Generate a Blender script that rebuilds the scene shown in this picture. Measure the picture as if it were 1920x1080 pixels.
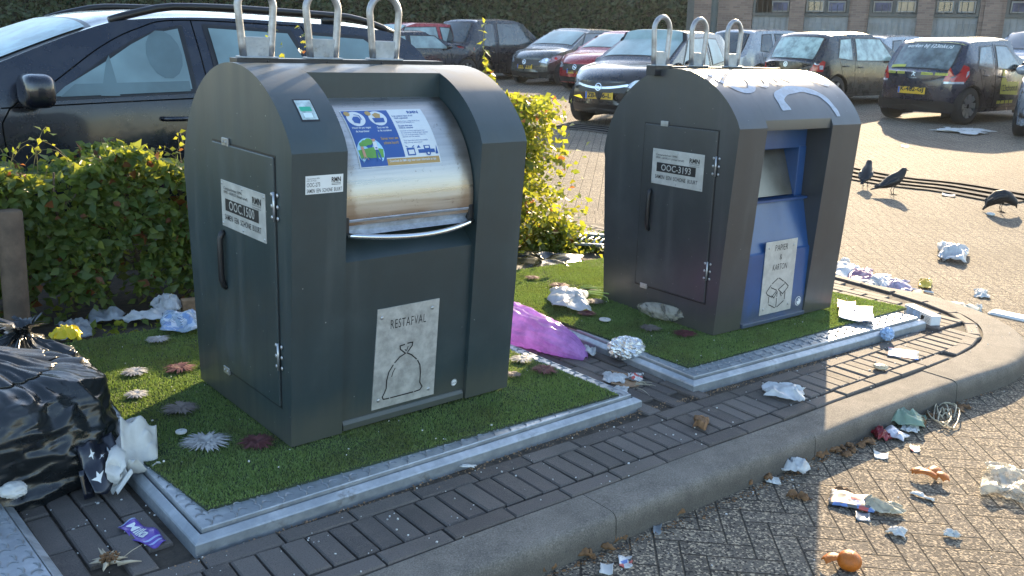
import bpy, math, random
import numpy as np
from mathutils import Matrix, Vector, noise as mn
for o in list(bpy.data.objects): bpy.data.objects.remove(o)
SC = bpy.context.scene
COL = SC.collection
random.seed(7); RNG = np.random.default_rng(7)
PI = math.pi

# ---------------------------------------------------------------- camera
# The pavement island slopes by about two degrees; "local" coordinates lie on it,
# NM takes them to the level world.
YAW, PIT, ROL, F = 0.719, math.atan(495/1700.), 0.012, 1700.
CW = np.array([-1.1579, -2.2967, 1.3198])
def cam_axes(yaw, pitch, roll):
    cy, sy = math.cos(yaw), math.sin(yaw)
    f = np.array([sy*math.cos(pitch), cy*math.cos(pitch), -math.sin(pitch)])
    r = np.array([cy, -sy, 0]); u = np.cross(r, f)
    return math.cos(roll)*r+math.sin(roll)*u, -math.sin(roll)*r+math.cos(roll)*u, f
CR, CU, CF = cam_axes(YAW, PIT, ROL)
cam = bpy.data.cameras.new('camera'); camo = bpy.data.objects.new('camera', cam); COL.objects.link(camo)
cam.sensor_width = 36; cam.lens = F/1920*36; cam.clip_end = 2000; cam.clip_start = .05
camo.matrix_world = Matrix(((CR[0], CU[0], -CF[0], CW[0]), (CR[1], CU[1], -CF[1], CW[1]), (CR[2], CU[2], -CF[2], CW[2]), (0, 0, 0, 1)))
SC.camera = camo
# ---------------------------------------------------------------- light
SUN_AZ, SUN_EL = math.radians(61.0), math.radians(18.0)
w = bpy.data.worlds.new('World'); SC.world = w; w.use_nodes = True
wt = w.node_tree; bg = wt.nodes['Background']
sky = wt.nodes.new('ShaderNodeTexSky'); sky.sky_type = 'NISHITA'; sky.sun_disc = False
sky.sun_elevation = SUN_EL; sky.sun_rotation = SUN_AZ; sky.air_density = 1.0; sky.dust_density = .7; sky.ozone_density = 1.0
wt.links.new(sky.outputs[0], bg.inputs[0]); bg.inputs[1].default_value = 0.15
sl = bpy.data.lights.new('sun', 'SUN'); so = bpy.data.objects.new('sun', sl); COL.objects.link(so)
sl.energy = 4.1; sl.angle = math.radians(.55); sl.color = (1.0, .78, .50)
sd = Vector((math.sin(SUN_AZ)*math.cos(SUN_EL), math.cos(SUN_AZ)*math.cos(SUN_EL), math.sin(SUN_EL)))
so.rotation_euler = sd.to_track_quat('Z', 'Y').to_euler()
vs = SC.view_settings; vs.view_transform = 'Standard'; vs.look = 'None'; vs.exposure = 1.80; vs.gamma = 1; vs.use_curve_mapping = False

# ---------------------------------------------------------------- frames
A = np.array([[0.9992705574750937, 0.008714350273327842, 0.03718081578890689], [-0.008551901457548194, 0.9999531892228272, -0.004525963384399118], [-0.03721851615627986, 0.004204695281502302, 0.9992983051084965]])
NM = Matrix([list(A[0])+[0], list(A[1])+[0], list(A[2])+[0], [0, 0, 0, 1]])
CL = A.T @ CW
SL = -.095            # street below pavement (local)
TH = .066             # top of the steel platforms (local)
NRM = A @ np.array([0, 0, 1.])
FH = np.array([math.sin(YAW), math.cos(YAW), 0])
def wray(x, y): return CF+(x-960)/F*CR-(y-540)/F*CU
def street_z(x, y):
    zn = (SL-NRM[0]*x-NRM[1]*y)/NRM[2]; zf = CW[2]-1.6
    dep = (x-CW[0])*FH[0]+(y-CW[1])*FH[1]
    t = np.clip((dep-5)/5., 0, 1); t = t*t*(3-2*t)
    zn = np.clip(zn, -1.2, 1.2)
    return zn*(1-t)+zf*t
def at(x, y, z=0.):
    """where the line of sight through a pixel meets the local plane of height z (local)"""
    q = A.T @ wray(x, y); t = (z-CL[2])/q[2]; return CL+t*q
def att(x, y):
    """where it meets the street (world)"""
    q = wray(x, y); t = 1.
    for i in range(6000):
        P = CW+t*q
        if P[2] < street_z(P[0], P[1]): return P
        t += .004*max(1, t*.3)
    return P
def atd(x, y, dep):
    q = wray(x, y); return CW+q*(dep/(q@FH))
def T(x, y, z): return Matrix.Translation((x, y, z))
def RX(a): return Matrix.Rotation(a, 4, 'X')
def RY(a): return Matrix.Rotation(a, 4, 'Y')
def RZ(a): return Matrix.Rotation(a, 4, 'Z')

# ---------------------------------------------------------------- nodes
class NT:
    def __init__(s, name):
        s.m = bpy.data.materials.new(name); s.m.use_nodes = True; s.t = s.m.node_tree
        s.b = s.t.nodes['Principled BSDF']; s.out = s.t.nodes['Material Output']
        s._c = None
    def n(s, ty, **k):
        n = s.t.nodes.new(ty)
        for a, v in k.items(): setattr(n, a, v)
        return n
    def link(s, a, b): s.t.links.new(a, b)
    def put(s, sock, v):
        if isinstance(v, bpy.types.NodeSocket): s.link(v, sock)
        elif isinstance(v, X): s.link(v.s, sock)
        else: sock.default_value = v
    def co(s, kind='Object'):
        if s._c is None: s._c = s.n('ShaderNodeTexCoord')
        return s._c.outputs[kind]
    def xyz(s, kind='Object', src=None):
        n = s.n('ShaderNodeSeparateXYZ'); s.link(src or s.co(kind), n.inputs[0]); return [X(s, n.outputs[i]) for i in range(3)]
    def noise(s, scale, detail=4, rough=.6, src=None, out=0, dist=0, dim='3D'):
        n = s.n('ShaderNodeTexNoise', noise_dimensions=dim); n.inputs['Scale'].default_value = scale
        n.inputs['Detail'].default_value = detail; n.inputs['Roughness'].default_value = rough; n.inputs['Distortion'].default_value = dist
        s.link(src or s.co(), n.inputs['Vector']); return X(s, n.outputs[out])
    def vor(s, scale, feature='F1', src=None, out=0):
        n = s.n('ShaderNodeTexVoronoi', feature=feature); n.inputs['Scale'].default_value = scale
        s.link(src or s.co(), n.inputs['Vector']); return X(s, n.outputs[out])
    def ramp(s, v, a, b, ca=0., cb=1.):
        n = s.n('ShaderNodeMapRange', interpolation_type='SMOOTHSTEP'); s.put(n.inputs[0], v)
        for i, q in enumerate((a, b, ca, cb)): n.inputs[i+1].default_value = q
        return X(s, n.outputs[0])
    def mix(s, f, a, b, mode='MIX'):
        n = s.n('ShaderNodeMix', data_type='RGBA', blend_type=mode); s.put(n.inputs[0], f)
        for i, q in ((6, a), (7, b)):
            s.put(n.inputs[i], q if not isinstance(q, tuple) else (tuple(q)+(1,))[:4])
        return n.outputs[2]
    def bump(s, h, strength=.3, dist=.01, prev=None):
        n = s.n('ShaderNodeBump'); n.inputs['Strength'].default_value = strength; n.inputs['Distance'].default_value = dist
        s.put(n.inputs['Height'], h)
        if prev is not None: s.link(prev, n.inputs['Normal'])
        s.link(n.outputs[0], s.b.inputs['Normal']); return n.outputs[0]
    def set(s, **k):
        for a, v in k.items():
            s.put(s.b.inputs[{'col': 'Base Color', 'rough': 'Roughness', 'metal': 'Metallic', 'spec': 'Specular IOR Level', 'trans': 'Transmission Weight', 'coat': 'Coat Weight', 'sheen': 'Sheen Weight', 'alpha': 'Alpha', 'emis': 'Emission Color', 'emis_s': 'Emission Strength', 'coatr': 'Coat Roughness'}[a]], (tuple(v)+(1,)) if isinstance(v, tuple) and len(v) == 3 else v)
        return s
class X:
    def __init__(s, nt, sock): s.nt = nt; s.s = sock
    def op(s, o, *b, clamp=False):
        n = s.nt.n('ShaderNodeMath', operation=o, use_clamp=clamp); s.nt.link(s.s, n.inputs[0])
        for i, q in enumerate(b): s.nt.put(n.inputs[i+1], q)
        return X(s.nt, n.outputs[0])
    def __add__(s, b): return s.op('ADD', b)
    def __sub__(s, b): return s.op('SUBTRACT', b)
    def __mul__(s, b): return s.op('MULTIPLY', b)
    def __truediv__(s, b): return s.op('DIVIDE', b)
    def floor(s): return s.op('FLOOR')
    def fr(s): return s.op('FRACT')
    def lt(s, b): return s.op('LESS_THAN', b)
    def gt(s, b): return s.op('GREATER_THAN', b)
    def mn(s, b): return s.op('MINIMUM', b)
    def mx(s, b): return s.op('MAXIMUM', b)
    def mod(s, b): return s.op('FLOORED_MODULO', b)
    def eq(s, b): return s.op('COMPARE', b, .5)
MATS = {}
def mat(name, col, rough=.6, metal=0., var=.15, vs_=8., bump=0., bs=60., spec=.5, coat=0., trans=None, backlit=None):
    """plain procedural surface: colour varied by noise, optional fine bump, optional light coming through (backlit)"""
    if name in MATS: return MATS[name]
    t = NT(name); n = t.noise(vs_, 5, .65)
    c = tuple(col); lo = tuple(max(0, v*(1-var)) for v in c); hi = tuple(min(1, v*(1+var)) for v in c)
    cc = t.mix(t.ramp(n, .3, .7), lo, hi); t.set(col=cc, metal=metal, spec=spec, coat=coat)
    t.set(rough=t.ramp(n, .2, .8, max(.02, rough*.85), min(1, rough*1.15)))
    if bump: t.bump(t.noise(bs, 4, .6), bump, .004)
    if backlit:
        tr = t.n('ShaderNodeBsdfTranslucent'); t.put(tr.inputs[0], t.mix(t.ramp(n, .3, .7), tuple(v*.8 for v in backlit), tuple(min(1, v*1.2) for v in backlit)))
        mx = t.n('ShaderNodeMixShader'); mx.inputs[0].default_value = trans if trans is not None else .35
        t.link(t.b.outputs[0], mx.inputs[1]); t.link(tr.outputs[0], mx.inputs[2]); t.link(mx.outputs[0], t.out.inputs[0])
    MATS[name] = t.m; return t.m

# ---------------------------------------------------------------- mesh building
class B:
    def __init__(s): s.v = []; s.f = []; s.m = []
    def add(s, V, Fc, m=0, M=None):
        k = len(s.v)
        for p in V:
            if M is not None: p = M @ Vector(p)
            s.v.append((float(p[0]), float(p[1]), float(p[2])))
        for q in Fc: s.f.append(tuple(i+k for i in q)); s.m.append(m)
        return s
    def box(s, a, b, m=0, M=None):
        (x0, y0, z0), (x1, y1, z1) = a, b
        V = [(x0, y0, z0), (x1, y0, z0), (x1, y1, z0), (x0, y1, z0), (x0, y0, z1), (x1, y0, z1), (x1, y1, z1), (x0, y1, z1)]
        return s.add(V, [(0, 3, 2, 1), (4, 5, 6, 7), (0, 1, 5, 4), (1, 2, 6, 5), (2, 3, 7, 6), (3, 0, 4, 7)], m, M)
    def prism(s, poly, a, b, m=0, M=None, axis=0):
        """polygon in the two other axes extruded from a to b along axis"""
        n = len(poly); V = []
        for c in (a, b):
            for p in poly:
                V.append({0: (c, p[0], p[1]), 1: (p[0], c, p[1]), 2: (p[0], p[1], c)}[axis])
        Fc = [tuple(range(n))[::-1], tuple(range(n, 2*n))]+[(i, (i+1) % n, n+(i+1) % n, n+i) for i in range(n)]
        return s.add(V, Fc, m, M)
    def tube(s, pts, r, n=8, m=0, closed=False, M=None, cap=True):
        pts = [Vector(p) for p in pts]; N = len(pts); V = []
        rr = r if hasattr(r, '__len__') else [r]*N
        up = None
        for i, p in enumerate(pts):
            a = pts[(i-1) % N] if (i or closed) else p; b = pts[(i+1) % N] if (i < N-1 or closed) else p
            t = (b-a).normalized() if (b-a).length > 1e-9 else Vector((0, 0, 1))
            if up is None: up = Vector((0, 0, 1)) if abs(t.z) < .9 else Vector((1, 0, 0))
            u = (up-t*up.dot(t)); u = u.normalized() if u.length > 1e-6 else t.orthogonal().normalized(); up = u
            w_ = t.cross(u)
            for k in range(n):
                c = 2*PI*k/n; V.append(p+(u*math.cos(c)+w_*math.sin(c))*rr[i])
        Fc = []
        for i in range(N if closed else N-1):
            for k in range(n): Fc.append((i*n+k, i*n+(k+1) % n, ((i+1) % N)*n+(k+1) % n, ((i+1) % N)*n+k))
        if not closed and cap: Fc += [tuple(range(n))[::-1], tuple(range((N-1)*n, N*n))]
        return s.add(V, Fc, m, M)
    def lathe(s, prof, n=24, m=0, M=None):
        V = []; k = len(prof)
        for i in range(n):
            a = 2*PI*i/n
            for r, z in prof: V.append((r*math.cos(a), r*math.sin(a), z))
        Fc = [(i*k+j, ((i+1) % n)*k+j, ((i+1) % n)*k+j+1, i*k+j+1) for i in range(n) for j in range(k-1)]
        return s.add(V, Fc, m, M)
    def grid(s, fn, nu, nv, m=0, M=None, flip=False):
        V = [fn(i/nu, j/nv) for j in range(nv+1) for i in range(nu+1)]
        Fc = []
        for j in range(nv):
            for i in range(nu):
                q = (j*(nu+1)+i, j*(nu+1)+i+1, (j+1)*(nu+1)+i+1, (j+1)*(nu+1)+i); Fc.append(q[::-1] if flip else q)
        return s.add(V, Fc, m, M)
    def ball(s, c, r, m=0, n=8, M=None, sc=(1, 1, 1)):
        V = []; Fc = []
        for j in range(n+1):
            th = PI*j/n
            for i in range(2*n): ph = PI*i/n; V.append((c[0]+r*sc[0]*math.sin(th)*math.cos(ph), c[1]+r*sc[1]*math.sin(th)*math.sin(ph), c[2]+r*sc[2]*math.cos(th)))
        for j in range(n):
            for i in range(2*n): Fc.append((j*2*n+i, (j+1)*2*n+i, (j+1)*2*n+(i+1) % (2*n), j*2*n+(i+1) % (2*n)))
        return s.add(V, Fc, m, M)
    def build(s, name, mats, parent=None, M=None, smooth=False, bevel=0., tag=None, solid=0.):
        me = bpy.data.meshes.new(name); me.from_pydata(s.v, [], s.f); me.update()
        return finish(me, name, mats, s.m, parent, M, smooth, bevel, tag, solid)
def finish(me, name, mats, mi=None, parent=None, M=None, smooth=False, bevel=0., tag=None, solid=0.):
    if not isinstance(mats, (list, tuple)): mats = [mats]
    for q in mats: me.materials.append(q)
    if mi is not None and len(mats) > 1: me.polygons.foreach_set('material_index', np.array(mi, dtype=np.int32))
    o = bpy.data.objects.new(name, me); COL.objects.link(o)
    if smooth:
        me.polygons.foreach_set('use_smooth', np.ones(len(me.polygons), dtype=bool))
        if smooth is not True: me.set_sharp_from_angle(angle=math.radians(smooth))
    if solid:
        md = o.modifiers.new('thickness', 'SOLIDIFY'); md.thickness = solid; md.offset = 0
    if bevel:
        md = o.modifiers.new('bevel', 'BEVEL'); md.width = bevel; md.segments = 2; md.limit_method = 'ANGLE'; md.angle_limit = math.radians(40); md.harden_normals = False
    if parent is not None: o.parent = parent
    if M is not None: o.matrix_local = M
    if tag: describe(o, *tag)
    return o
def describe(o, label=None, cat=None, group=None, kind=None):
    if label: o['label'] = label
    if cat: o['category'] = cat
    if group: o['group'] = group
    if kind: o['kind'] = kind
    return o
def thing(name, label, cat, M, group=None):
    o = bpy.data.objects.new(name, None); COL.objects.link(o); o.empty_display_size = .1
    o.matrix_world = M; describe(o, label, cat, group); return o
def copy_tree(o, parent=None):
    c = o.copy(); COL.objects.link(c)
    if parent is not None: c.parent = parent
    for ch in list(o.children): copy_tree(ch, c)
    return c
_txt = {}
def text_geo(string, bold=0.0, shear=0., space=1.):
    """the outline of a line of lettering as flat triangles, scaled to unit height, starting at x = 0"""
    key = (string, bold, shear, space)
    if key not in _txt:
        cu = bpy.data.curves.new('t', 'FONT'); cu.body = string; cu.offset = bold; cu.resolution_u = 2; cu.shear = shear; cu.space_character = space
        o = bpy.data.objects.new('t', cu); COL.objects.link(o)
        dg = bpy.context.evaluated_depsgraph_get(); me = bpy.data.meshes.new_from_object(o.evaluated_get(dg))
        V = np.array([v.co[:2] for v in me.vertices]) if len(me.vertices) else np.zeros((1, 2)); Fc = [tuple(p.vertices) for p in me.polygons]
        V = V-V.min(0); hh = .72; V = V/hh
        bpy.data.objects.remove(o); bpy.data.meshes.remove(me); bpy.data.curves.remove(cu)
        _txt[key] = (V, Fc, V[:, 0].max())
    return _txt[key]
def text(b, string, x, y, h, fn, m=0, w=None, bold=.0, center=False, shear=0., space=1.):
    """write a line of lettering into builder b: x, y, h in sheet units, fn maps (x, y) to a point; w squeezes it to a width"""
    V, Fc, W0 = text_geo(string, bold, shear, space)
    sx = h if w is None else w/W0
    if center: x = x-W0*sx/2
    b.add([fn(x+p[0]*sx, y+p[1]*h) for p in V], Fc, m)
def strip(b, pts, wd, fn, m=0):
    """flat stroke of width wd along pts (sheet units)"""
    for (x0, y0), (x1, y1) in zip(pts, pts[1:]):
        L = math.hypot(x1-x0, y1-y0) or 1; nx, ny = -(y1-y0)/L*wd/2, (x1-x0)/L*wd/2; ex, ey = (x1-x0)/L*wd*.3, (y1-y0)/L*wd*.3
        b.add([fn(x0-nx-ex, y0-ny-ey), fn(x1-nx+ex, y1-ny+ey), fn(x1+nx+ex, y1+ny+ey), fn(x0+nx-ex, y0+ny-ey)], [(0, 1, 2, 3)], m)
def rect(b, x0, y0, x1, y1, fn, m=0, nx=1, ny=1):
    b.grid(lambda u, v: fn(x0+(x1-x0)*u, y0+(y1-y0)*v), nx, ny, m)
def disc(b, cx, cy, r, fn, m=0, n=20, ry=None):
    ry = ry or r
    b.add([fn(cx, cy)]+[fn(cx+r*math.cos(2*PI*i/n), cy+ry*math.sin(2*PI*i/n)) for i in range(n)], [(0, 1+i, 1+(i+1) % n) for i in range(n)], m)
def facet(p, s, seed=0):
    """stretched film: 0 on the creases, rising to 1 inside the panels between them"""
    q = Vector((p[0]*s+seed*3.7, p[1]*s-seed*2.1, (p[2] if len(p) > 2 else 0)*s+seed)); w_ = Vector((mn.noise(q*1.7), mn.noise(q*1.7+Vector((5, 1, 2))), mn.noise(q*1.7+Vector((1, 7, 3)))))*.45
    d = mn.voronoi(q+w_)[0]; return min(1, (d[1]-d[0])*1.5)
def fnoise(p, s, seed=0): return mn.noise(Vector((p[0]*s+seed*7.3, p[1]*s-seed*3.1, p[2]*s+seed)))
# ================================================================ SETTING
def mat_street():
    t = NT('street_clinkers')
    x, y, z = t.xyz()
    # herringbone at 45 degrees, bricks 21 x 7 cm
    wv = .0715
    p = (x+y)*(.70711/wv); q = (y-x)*(.70711/wv)
    i, j, fx, fy = p.floor(), q.floor(), p.fr(), q.fr()
    k = (i-j).mod(6.0)
    K_ = [k.eq(float(a)) for a in range(6)]
    d = (fx+(K_[1]+K_[2])*9.).mn((fx*-1.+1.)+(K_[0]+K_[1])*9.).mn((fy+(K_[3]+K_[4])*9.).mn((fy*-1.+1.)+(K_[4]+K_[5])*9.))
    ida, idb = i-K_[1]-K_[2]*2., j+K_[4]+K_[5]*2.
    # running bond beyond the channel
    far_ = 0
    c, s_ = math.cos(math.radians(42)), math.sin(math.radians(42))
    u = (x*c+y*s_)/.21; v = (y*c-x*s_)/.105; vj = v.floor(); u = u+vj.mod(2.)*.5
    d2 = (u.fr().mn(u.fr()*-1.+1.)*2.).mn(v.fr().mn(v.fr()*-1.+1.))
    far = y.gt(3.2)
    dd = d*(far*-1.+1.)+d2*far; ia = ida*(far*-1.+1.)+u.floor()*far; ib = idb*(far*-1.+1.)+vj*far
    cmb = t.n('ShaderNodeCombineXYZ'); t.put(cmb.inputs[0], ia); t.put(cmb.inputs[1], ib)
    wn = t.n('ShaderNodeTexWhiteNoise', noise_dimensions='3D'); t.link(cmb.outputs[0], wn.inputs[0]); rnd = X(t, wn.outputs[0])
    wob = t.noise(60, 2) ; joint = t.ramp(dd+(wob-.5)*.05, .012, .06)
    agg = t.n('ShaderNodeTexVoronoi'); agg.inputs['Scale'].default_value = 170.; t.link(t.co(), agg.inputs['Vector'])
    sp = t.xyz(src=agg.outputs['Color'])
    base = t.mix(rnd, (.112, .096, .078), (.160, .136, .110))
    stone = t.mix(t.ramp(sp[0], .58, .9), base, (.46, .37, .26)); stone = t.mix(t.ramp(sp[1], .72, .95), stone, (.035, .03, .028))
    big = t.noise(.9, 5); stone = t.mix(t.ramp(big, .42, .72)*.45, stone, (.075, .062, .050))
    dust = t.noise(5., 6, .7); stone = t.mix(t.ramp(dust, .5, .75)*.3, stone, (.17, .14, .105))
    t.set(col=t.mix(joint, (.050, .043, .036), stone), rough=.85, spec=.18)
    fine = t.noise(420, 3, .7)
    tilt = (fx-.5)*(rnd-.5)
    h = joint*1.0+X(t, agg.outputs['Distance'])*.35+fine*.25+rnd*.25+tilt*.5
    t.bump(h, .8, .006); return t.m
M_STREET = mat_street()

def build_street():
    nr, na = 150, 240; V = []
    r = .3
    for i in range(nr):
        for a in range(na):
            th = 2*PI*a/na; x = CW[0]+r*math.sin(th); y = CW[1]+r*math.cos(th); V.append((x, y, float(street_z(x, y))))
        r *= 1.052
    V.append((CW[0], CW[1], float(street_z(CW[0], CW[1]))))
    Fc = [(i*na+a, (i+1)*na+a, (i+1)*na+(a+1) % na, i*na+(a+1) % na) for i in range(nr-1) for a in range(na)]
    Fc += [(nr*na, a, (a+1) % na) for a in range(na)]
    b = B(); b.v = V; b.f = [f[::-1] for f in Fc]; b.m = [0]*len(Fc)
    b.build('street', M_STREET, smooth=True, tag=(None, None, None, 'structure'))
build_street()

# --- kerb
KIN = [(-4.5, -.47), (-2.5, -.52), (-1., -.565), (0, -.592), (.86, -.617), (1.7, -.648), (2.3, -.668), (2.75, -.684), (3.1, -.676), (3.38, -.616), (3.6, -.49), (3.74, -.30), (3.83, -.02), (3.9, .5), (3.93, 1.2), (3.93, 2.2), (3.6, 2.55), (3.0, 2.62), (1., 2.7), (-4.5, 2.9)]
def smooth_path(P, per=.05):
    out = []
    P = [np.array(p, float) for p in P]
    for i in range(len(P)-1):
        p0, p1, p2, p3 = P[max(0, i-1)], P[i], P[i+1], P[min(len(P)-1, i+2)]
        n = max(2, int(np.linalg.norm(p2-p1)/per))
        for k in range(n):
            t = k/n; out.append(.5*((2*p1)+(-p0+p2)*t+(2*p0-5*p1+4*p2-p3)*t*t+(-p0+3*p1-3*p2+p3)*t**3))
    out.append(P[-1]); return out
KP = smooth_path(KIN)
def mat_kerb():
    t = NT('kerb_concrete'); x, y, z = t.xyz(); n = t.noise(9, 6, .7); f = t.noise(220, 3, .7); st = t.noise(2.2, 4)
    c = t.mix(t.ramp(n, .3, .7), (.135, .122, .106), (.215, .192, .164)); c = t.mix(t.ramp(f, .52, .68)*.5, c, (.36, .32, .27)); c = t.mix(t.ramp(f, .48, .36)*.5, c, (.06, .055, .05))
    c = t.mix(t.ramp(st, .52, .75)*.5, c, (.10, .092, .08))
    c = t.mix(t.ramp(z+(n-.5)*.02, -.008, -.06)*.6, c, (.075, .068, .058))   # darker down the face
    t.set(col=c, rough=.85, spec=.3); t.bump(f+n*.8, .6, .004); return t.m
def build_kerb():
    b = B(); N = len(KP); prof = [(0, -.06), (0, 0.0), (.112, .0), (.126, -.002), (.135, -.008), (.140, -.018), (.144, -.06), (.147, SL-.05)]
    L = 0; rows = []; joints = []; acc = 0
    for i, p in enumerate(KP):
        a = KP[max(0, i-1)]; c = KP[min(N-1, i+1)]; t = c-a; t /= np.linalg.norm(t); o = np.array([t[1], -t[0]])
        if i: L += np.linalg.norm(p-KP[i-1])
        lip = 1.0
        # the far side of the island sinks level with the street
        wfac = 1.0 + .45*math.exp(-((p[0]-3.2)/.5)**2)*(1 if p[1] < 0 else .2)
        dip = 0 if p[1] < .0 else -min(.075, .1*(p[1]))
        rows.append([(p[0]+o[0]*d*wfac, p[1]+o[1]*d*wfac, z+(dip if k else 0)+.0015*math.sin(L*7)) for k, (d, z) in enumerate(prof)])
    K = len(prof)
    seg = 0; dist = 0; start = 0; V = []; 
    for i in range(N):
        if i: dist += np.linalg.norm(KP[i]-KP[i-1])
        if dist > .985 or i == N-1:
            # one kerb stone with a 4 mm joint
            blk = rows[start:i+1]; dz = random.uniform(-.003, .003)
            Vb = []
            for r_ in blk: Vb += [(q[0], q[1], q[2]+dz) for q in r_]
            n = len(blk); Fb = [(a*K+k, (a+1)*K+k, (a+1)*K+k+1, a*K+k+1) for a in range(n-1) for k in range(K-1)]
            Fb += [tuple(range(K)), tuple(range((n-1)*K, n*K))[::-1]]
            t0 = np.array(blk[0])-np.array(blk[1]); t1 = np.array(blk[-1])-np.array(blk[-2])
            for k in range(K):
                v0 = np.array(Vb[k])-t0[k]/np.linalg.norm(t0[k])*.002; v1 = np.array(Vb[(n-1)*K+k])-t1[k]/np.linalg.norm(t1[k])*.002; Vb[k] = tuple(v0); Vb[(n-1)*K+k] = tuple(v1)
            b.add(Vb, [f[::-1] for f in Fb]); start = i; dist = 0
    b.build('kerb', mat_kerb(), M=NM, smooth=50, tag=(None, None, None, 'structure'))
build_kerb()

# --- pavement of brick clinkers
def mat_brick():
    t = NT('pavement_brick'); n = t.noise(14, 5, .65); f = t.noise(260, 3, .7); g = t.n('ShaderNodeNewGeometry'); r = X(t, g.outputs['Random Per Island'])
    c = t.mix(r, (.085, .074, .068), (.150, .132, .120)); c = t.mix(t.ramp(n, .45, .72)*.5, c, (.15, .125, .11)); c = t.mix(t.ramp(f, .55, .7)*.4, c, (.26, .22, .19)); c = t.mix(t.ramp(f, .45, .33)*.5, c, (.03, .026, .024))
    b_ = t.noise(1.6, 5); c = t.mix(t.ramp(b_, .5, .7)*.4, c, (.060, .058, .048))
    t.set(col=c, rough=.8, spec=.35); t.bump(f+n*.6, .6, .003); return t.m
M_BRICK = mat_brick()
M_SOIL = mat('soil', (.055, .044, .033), .95, var=.45, vs_=30, bump=1., bs=90)
def in_poly(x, y, P):
    c = False; n = len(P)
    for i in range(n):
        x0, y0 = P[i][0], P[i][1]; x1, y1 = P[(i+1) % n][0], P[(i+1) % n][1]
        if (y0 > y) != (y1 > y) and x < (x1-x0)*(y-y0)/(y1-y0)+x0: c = not c
    return c
def brick(b, M, l, w_, h=.006):
    """a clinker with chamfered top edges, sunk in the sand"""
    l -= .006; w_ -= .006; c = .0045; a, d = l/2, w_/2
    V = [(-a, -d, -.03), (a, -d, -.03), (a, d, -.03), (-a, d, -.03), (-a, -d, h-c), (a, -d, h-c), (a, d, h-c), (-a, d, h-c), (-a+c, -d+c, h), (a-c, -d+c, h), (a-c, d-c, h), (-a+c, d-c, h)]
    Fc = [(0, 1, 5, 4), (1, 2, 6, 5), (2, 3, 7, 6), (3, 0, 4, 7), (4, 5, 9, 8), (5, 6, 10, 9), (6, 7, 11, 10), (7, 4, 8, 11), (8, 9, 10, 11)]
    b.add(V, Fc, 0, M)
PF1 = [(-.4264, -.262), (1.265, -.262), (1.265, 1.42), (-.4264, 1.42)]          # platform outlines
A2, X2, Y2 = -.0646, 2.049, -.0276
def c2(x, y): return (X2+math.cos(A2)*x-math.sin(A2)*y, Y2+math.sin(A2)*x+math.cos(A2)*y)
PF2 = [c2(-.4825, -.281), c2(1.227, -.281), c2(1.227, 1.36), c2(-.4825, 1.36)]
PF3 = [(-.718, -.34), (-.748, .34), (-1.9, .38), (-1.9, -.30)]
def build_pavement():
    inner = [tuple(p) for p in KP]
    b = B(); b.add([(p[0], p[1], -.008) for p in inner], [tuple(range(len(inner)))[::-1]])
    b.build('sand_bed', M_SOIL, M=NM, tag=(None, None, None, 'structure'))
    b = B(); k = lambda x: -.592-.033*x
    def lay(cx, cy, ang, l, w_):
        if any(in_poly(cx, cy, P) for P in (PF1, PF2, PF3)): return
        if not in_poly(cx, cy, inner): return
        ca, sa = math.cos(ang), math.sin(ang)
        for s1, s2 in ((1, 1), (1, -1), (-1, 1), (-1, -1)):
            px, py = cx+s1*l*.46*ca-s2*w_*.46*sa, cy+s1*l*.46*sa+s2*w_*.46*ca
            if not in_poly(px, py, inner): return
        if cy > 1.44 and cx < 3.3: return
        M = T(cx, cy, random.uniform(-.0025, .0022)) @ RZ(ang+random.uniform(-.012, .012)) @ RX(random.uniform(-.03, .03)) @ RY(random.uniform(-.007, .007)); brick(b, M, l, w_)
    sl = -.033
    x = -3.
    while x < 2.95:                       # edge courses along the kerb
        lay(x+.105, k(x+.105)+.037, sl, .21, .066); lay(x+.16, k(x+.16)+.272, sl, .21, .066); x += .21
    x = -3.
    while x < 3.55: lay(x+.034, k(x)+.155, PI/2+sl+.02*math.sin(x*3), .168, .069); x += .069
    # the rounded end: a course following the kerb
    for i in range(len(KP)-3):
        p, q = KP[i], KP[i+2]
        if 2.9 < p[0] and p[1] < .9 and i % 4 == 0:
            t = KP[i+4]-p if i+4 < len(KP) else q-p; t /= np.linalg.norm(t); o = np.array([-t[1], t[0]]); c = p+t*.1+o*.04; lay(c[0], c[1], math.atan2(t[1], t[0]), .205, .066)
    r = 0; y = -.30
    while y < 2.4:                        # the rest: bricks laid across
        x = -3.
        while x < 3.9:
            yy = k(x)+.305+.106+r*.213+(.1 if int(round(x/.07)) % 2 else 0)
            d = min(np.linalg.norm(np.array([x, yy])-p) for p in KP[60::3])
            if d > .17 and not (x > 3.0 and yy < -.25): lay(x, yy, PI/2, .21, .069)
            x += .07
        r += 1; y += .213
    x = 2.98
    while x < 3.6:
        lay(x, k(x)+.155+.168+.02, PI/2+sl, .168, .069); x += .069
    b.build('pavement', M_BRICK, M=NM, tag=(None, None, None, 'structure'))
build_pavement()

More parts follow.
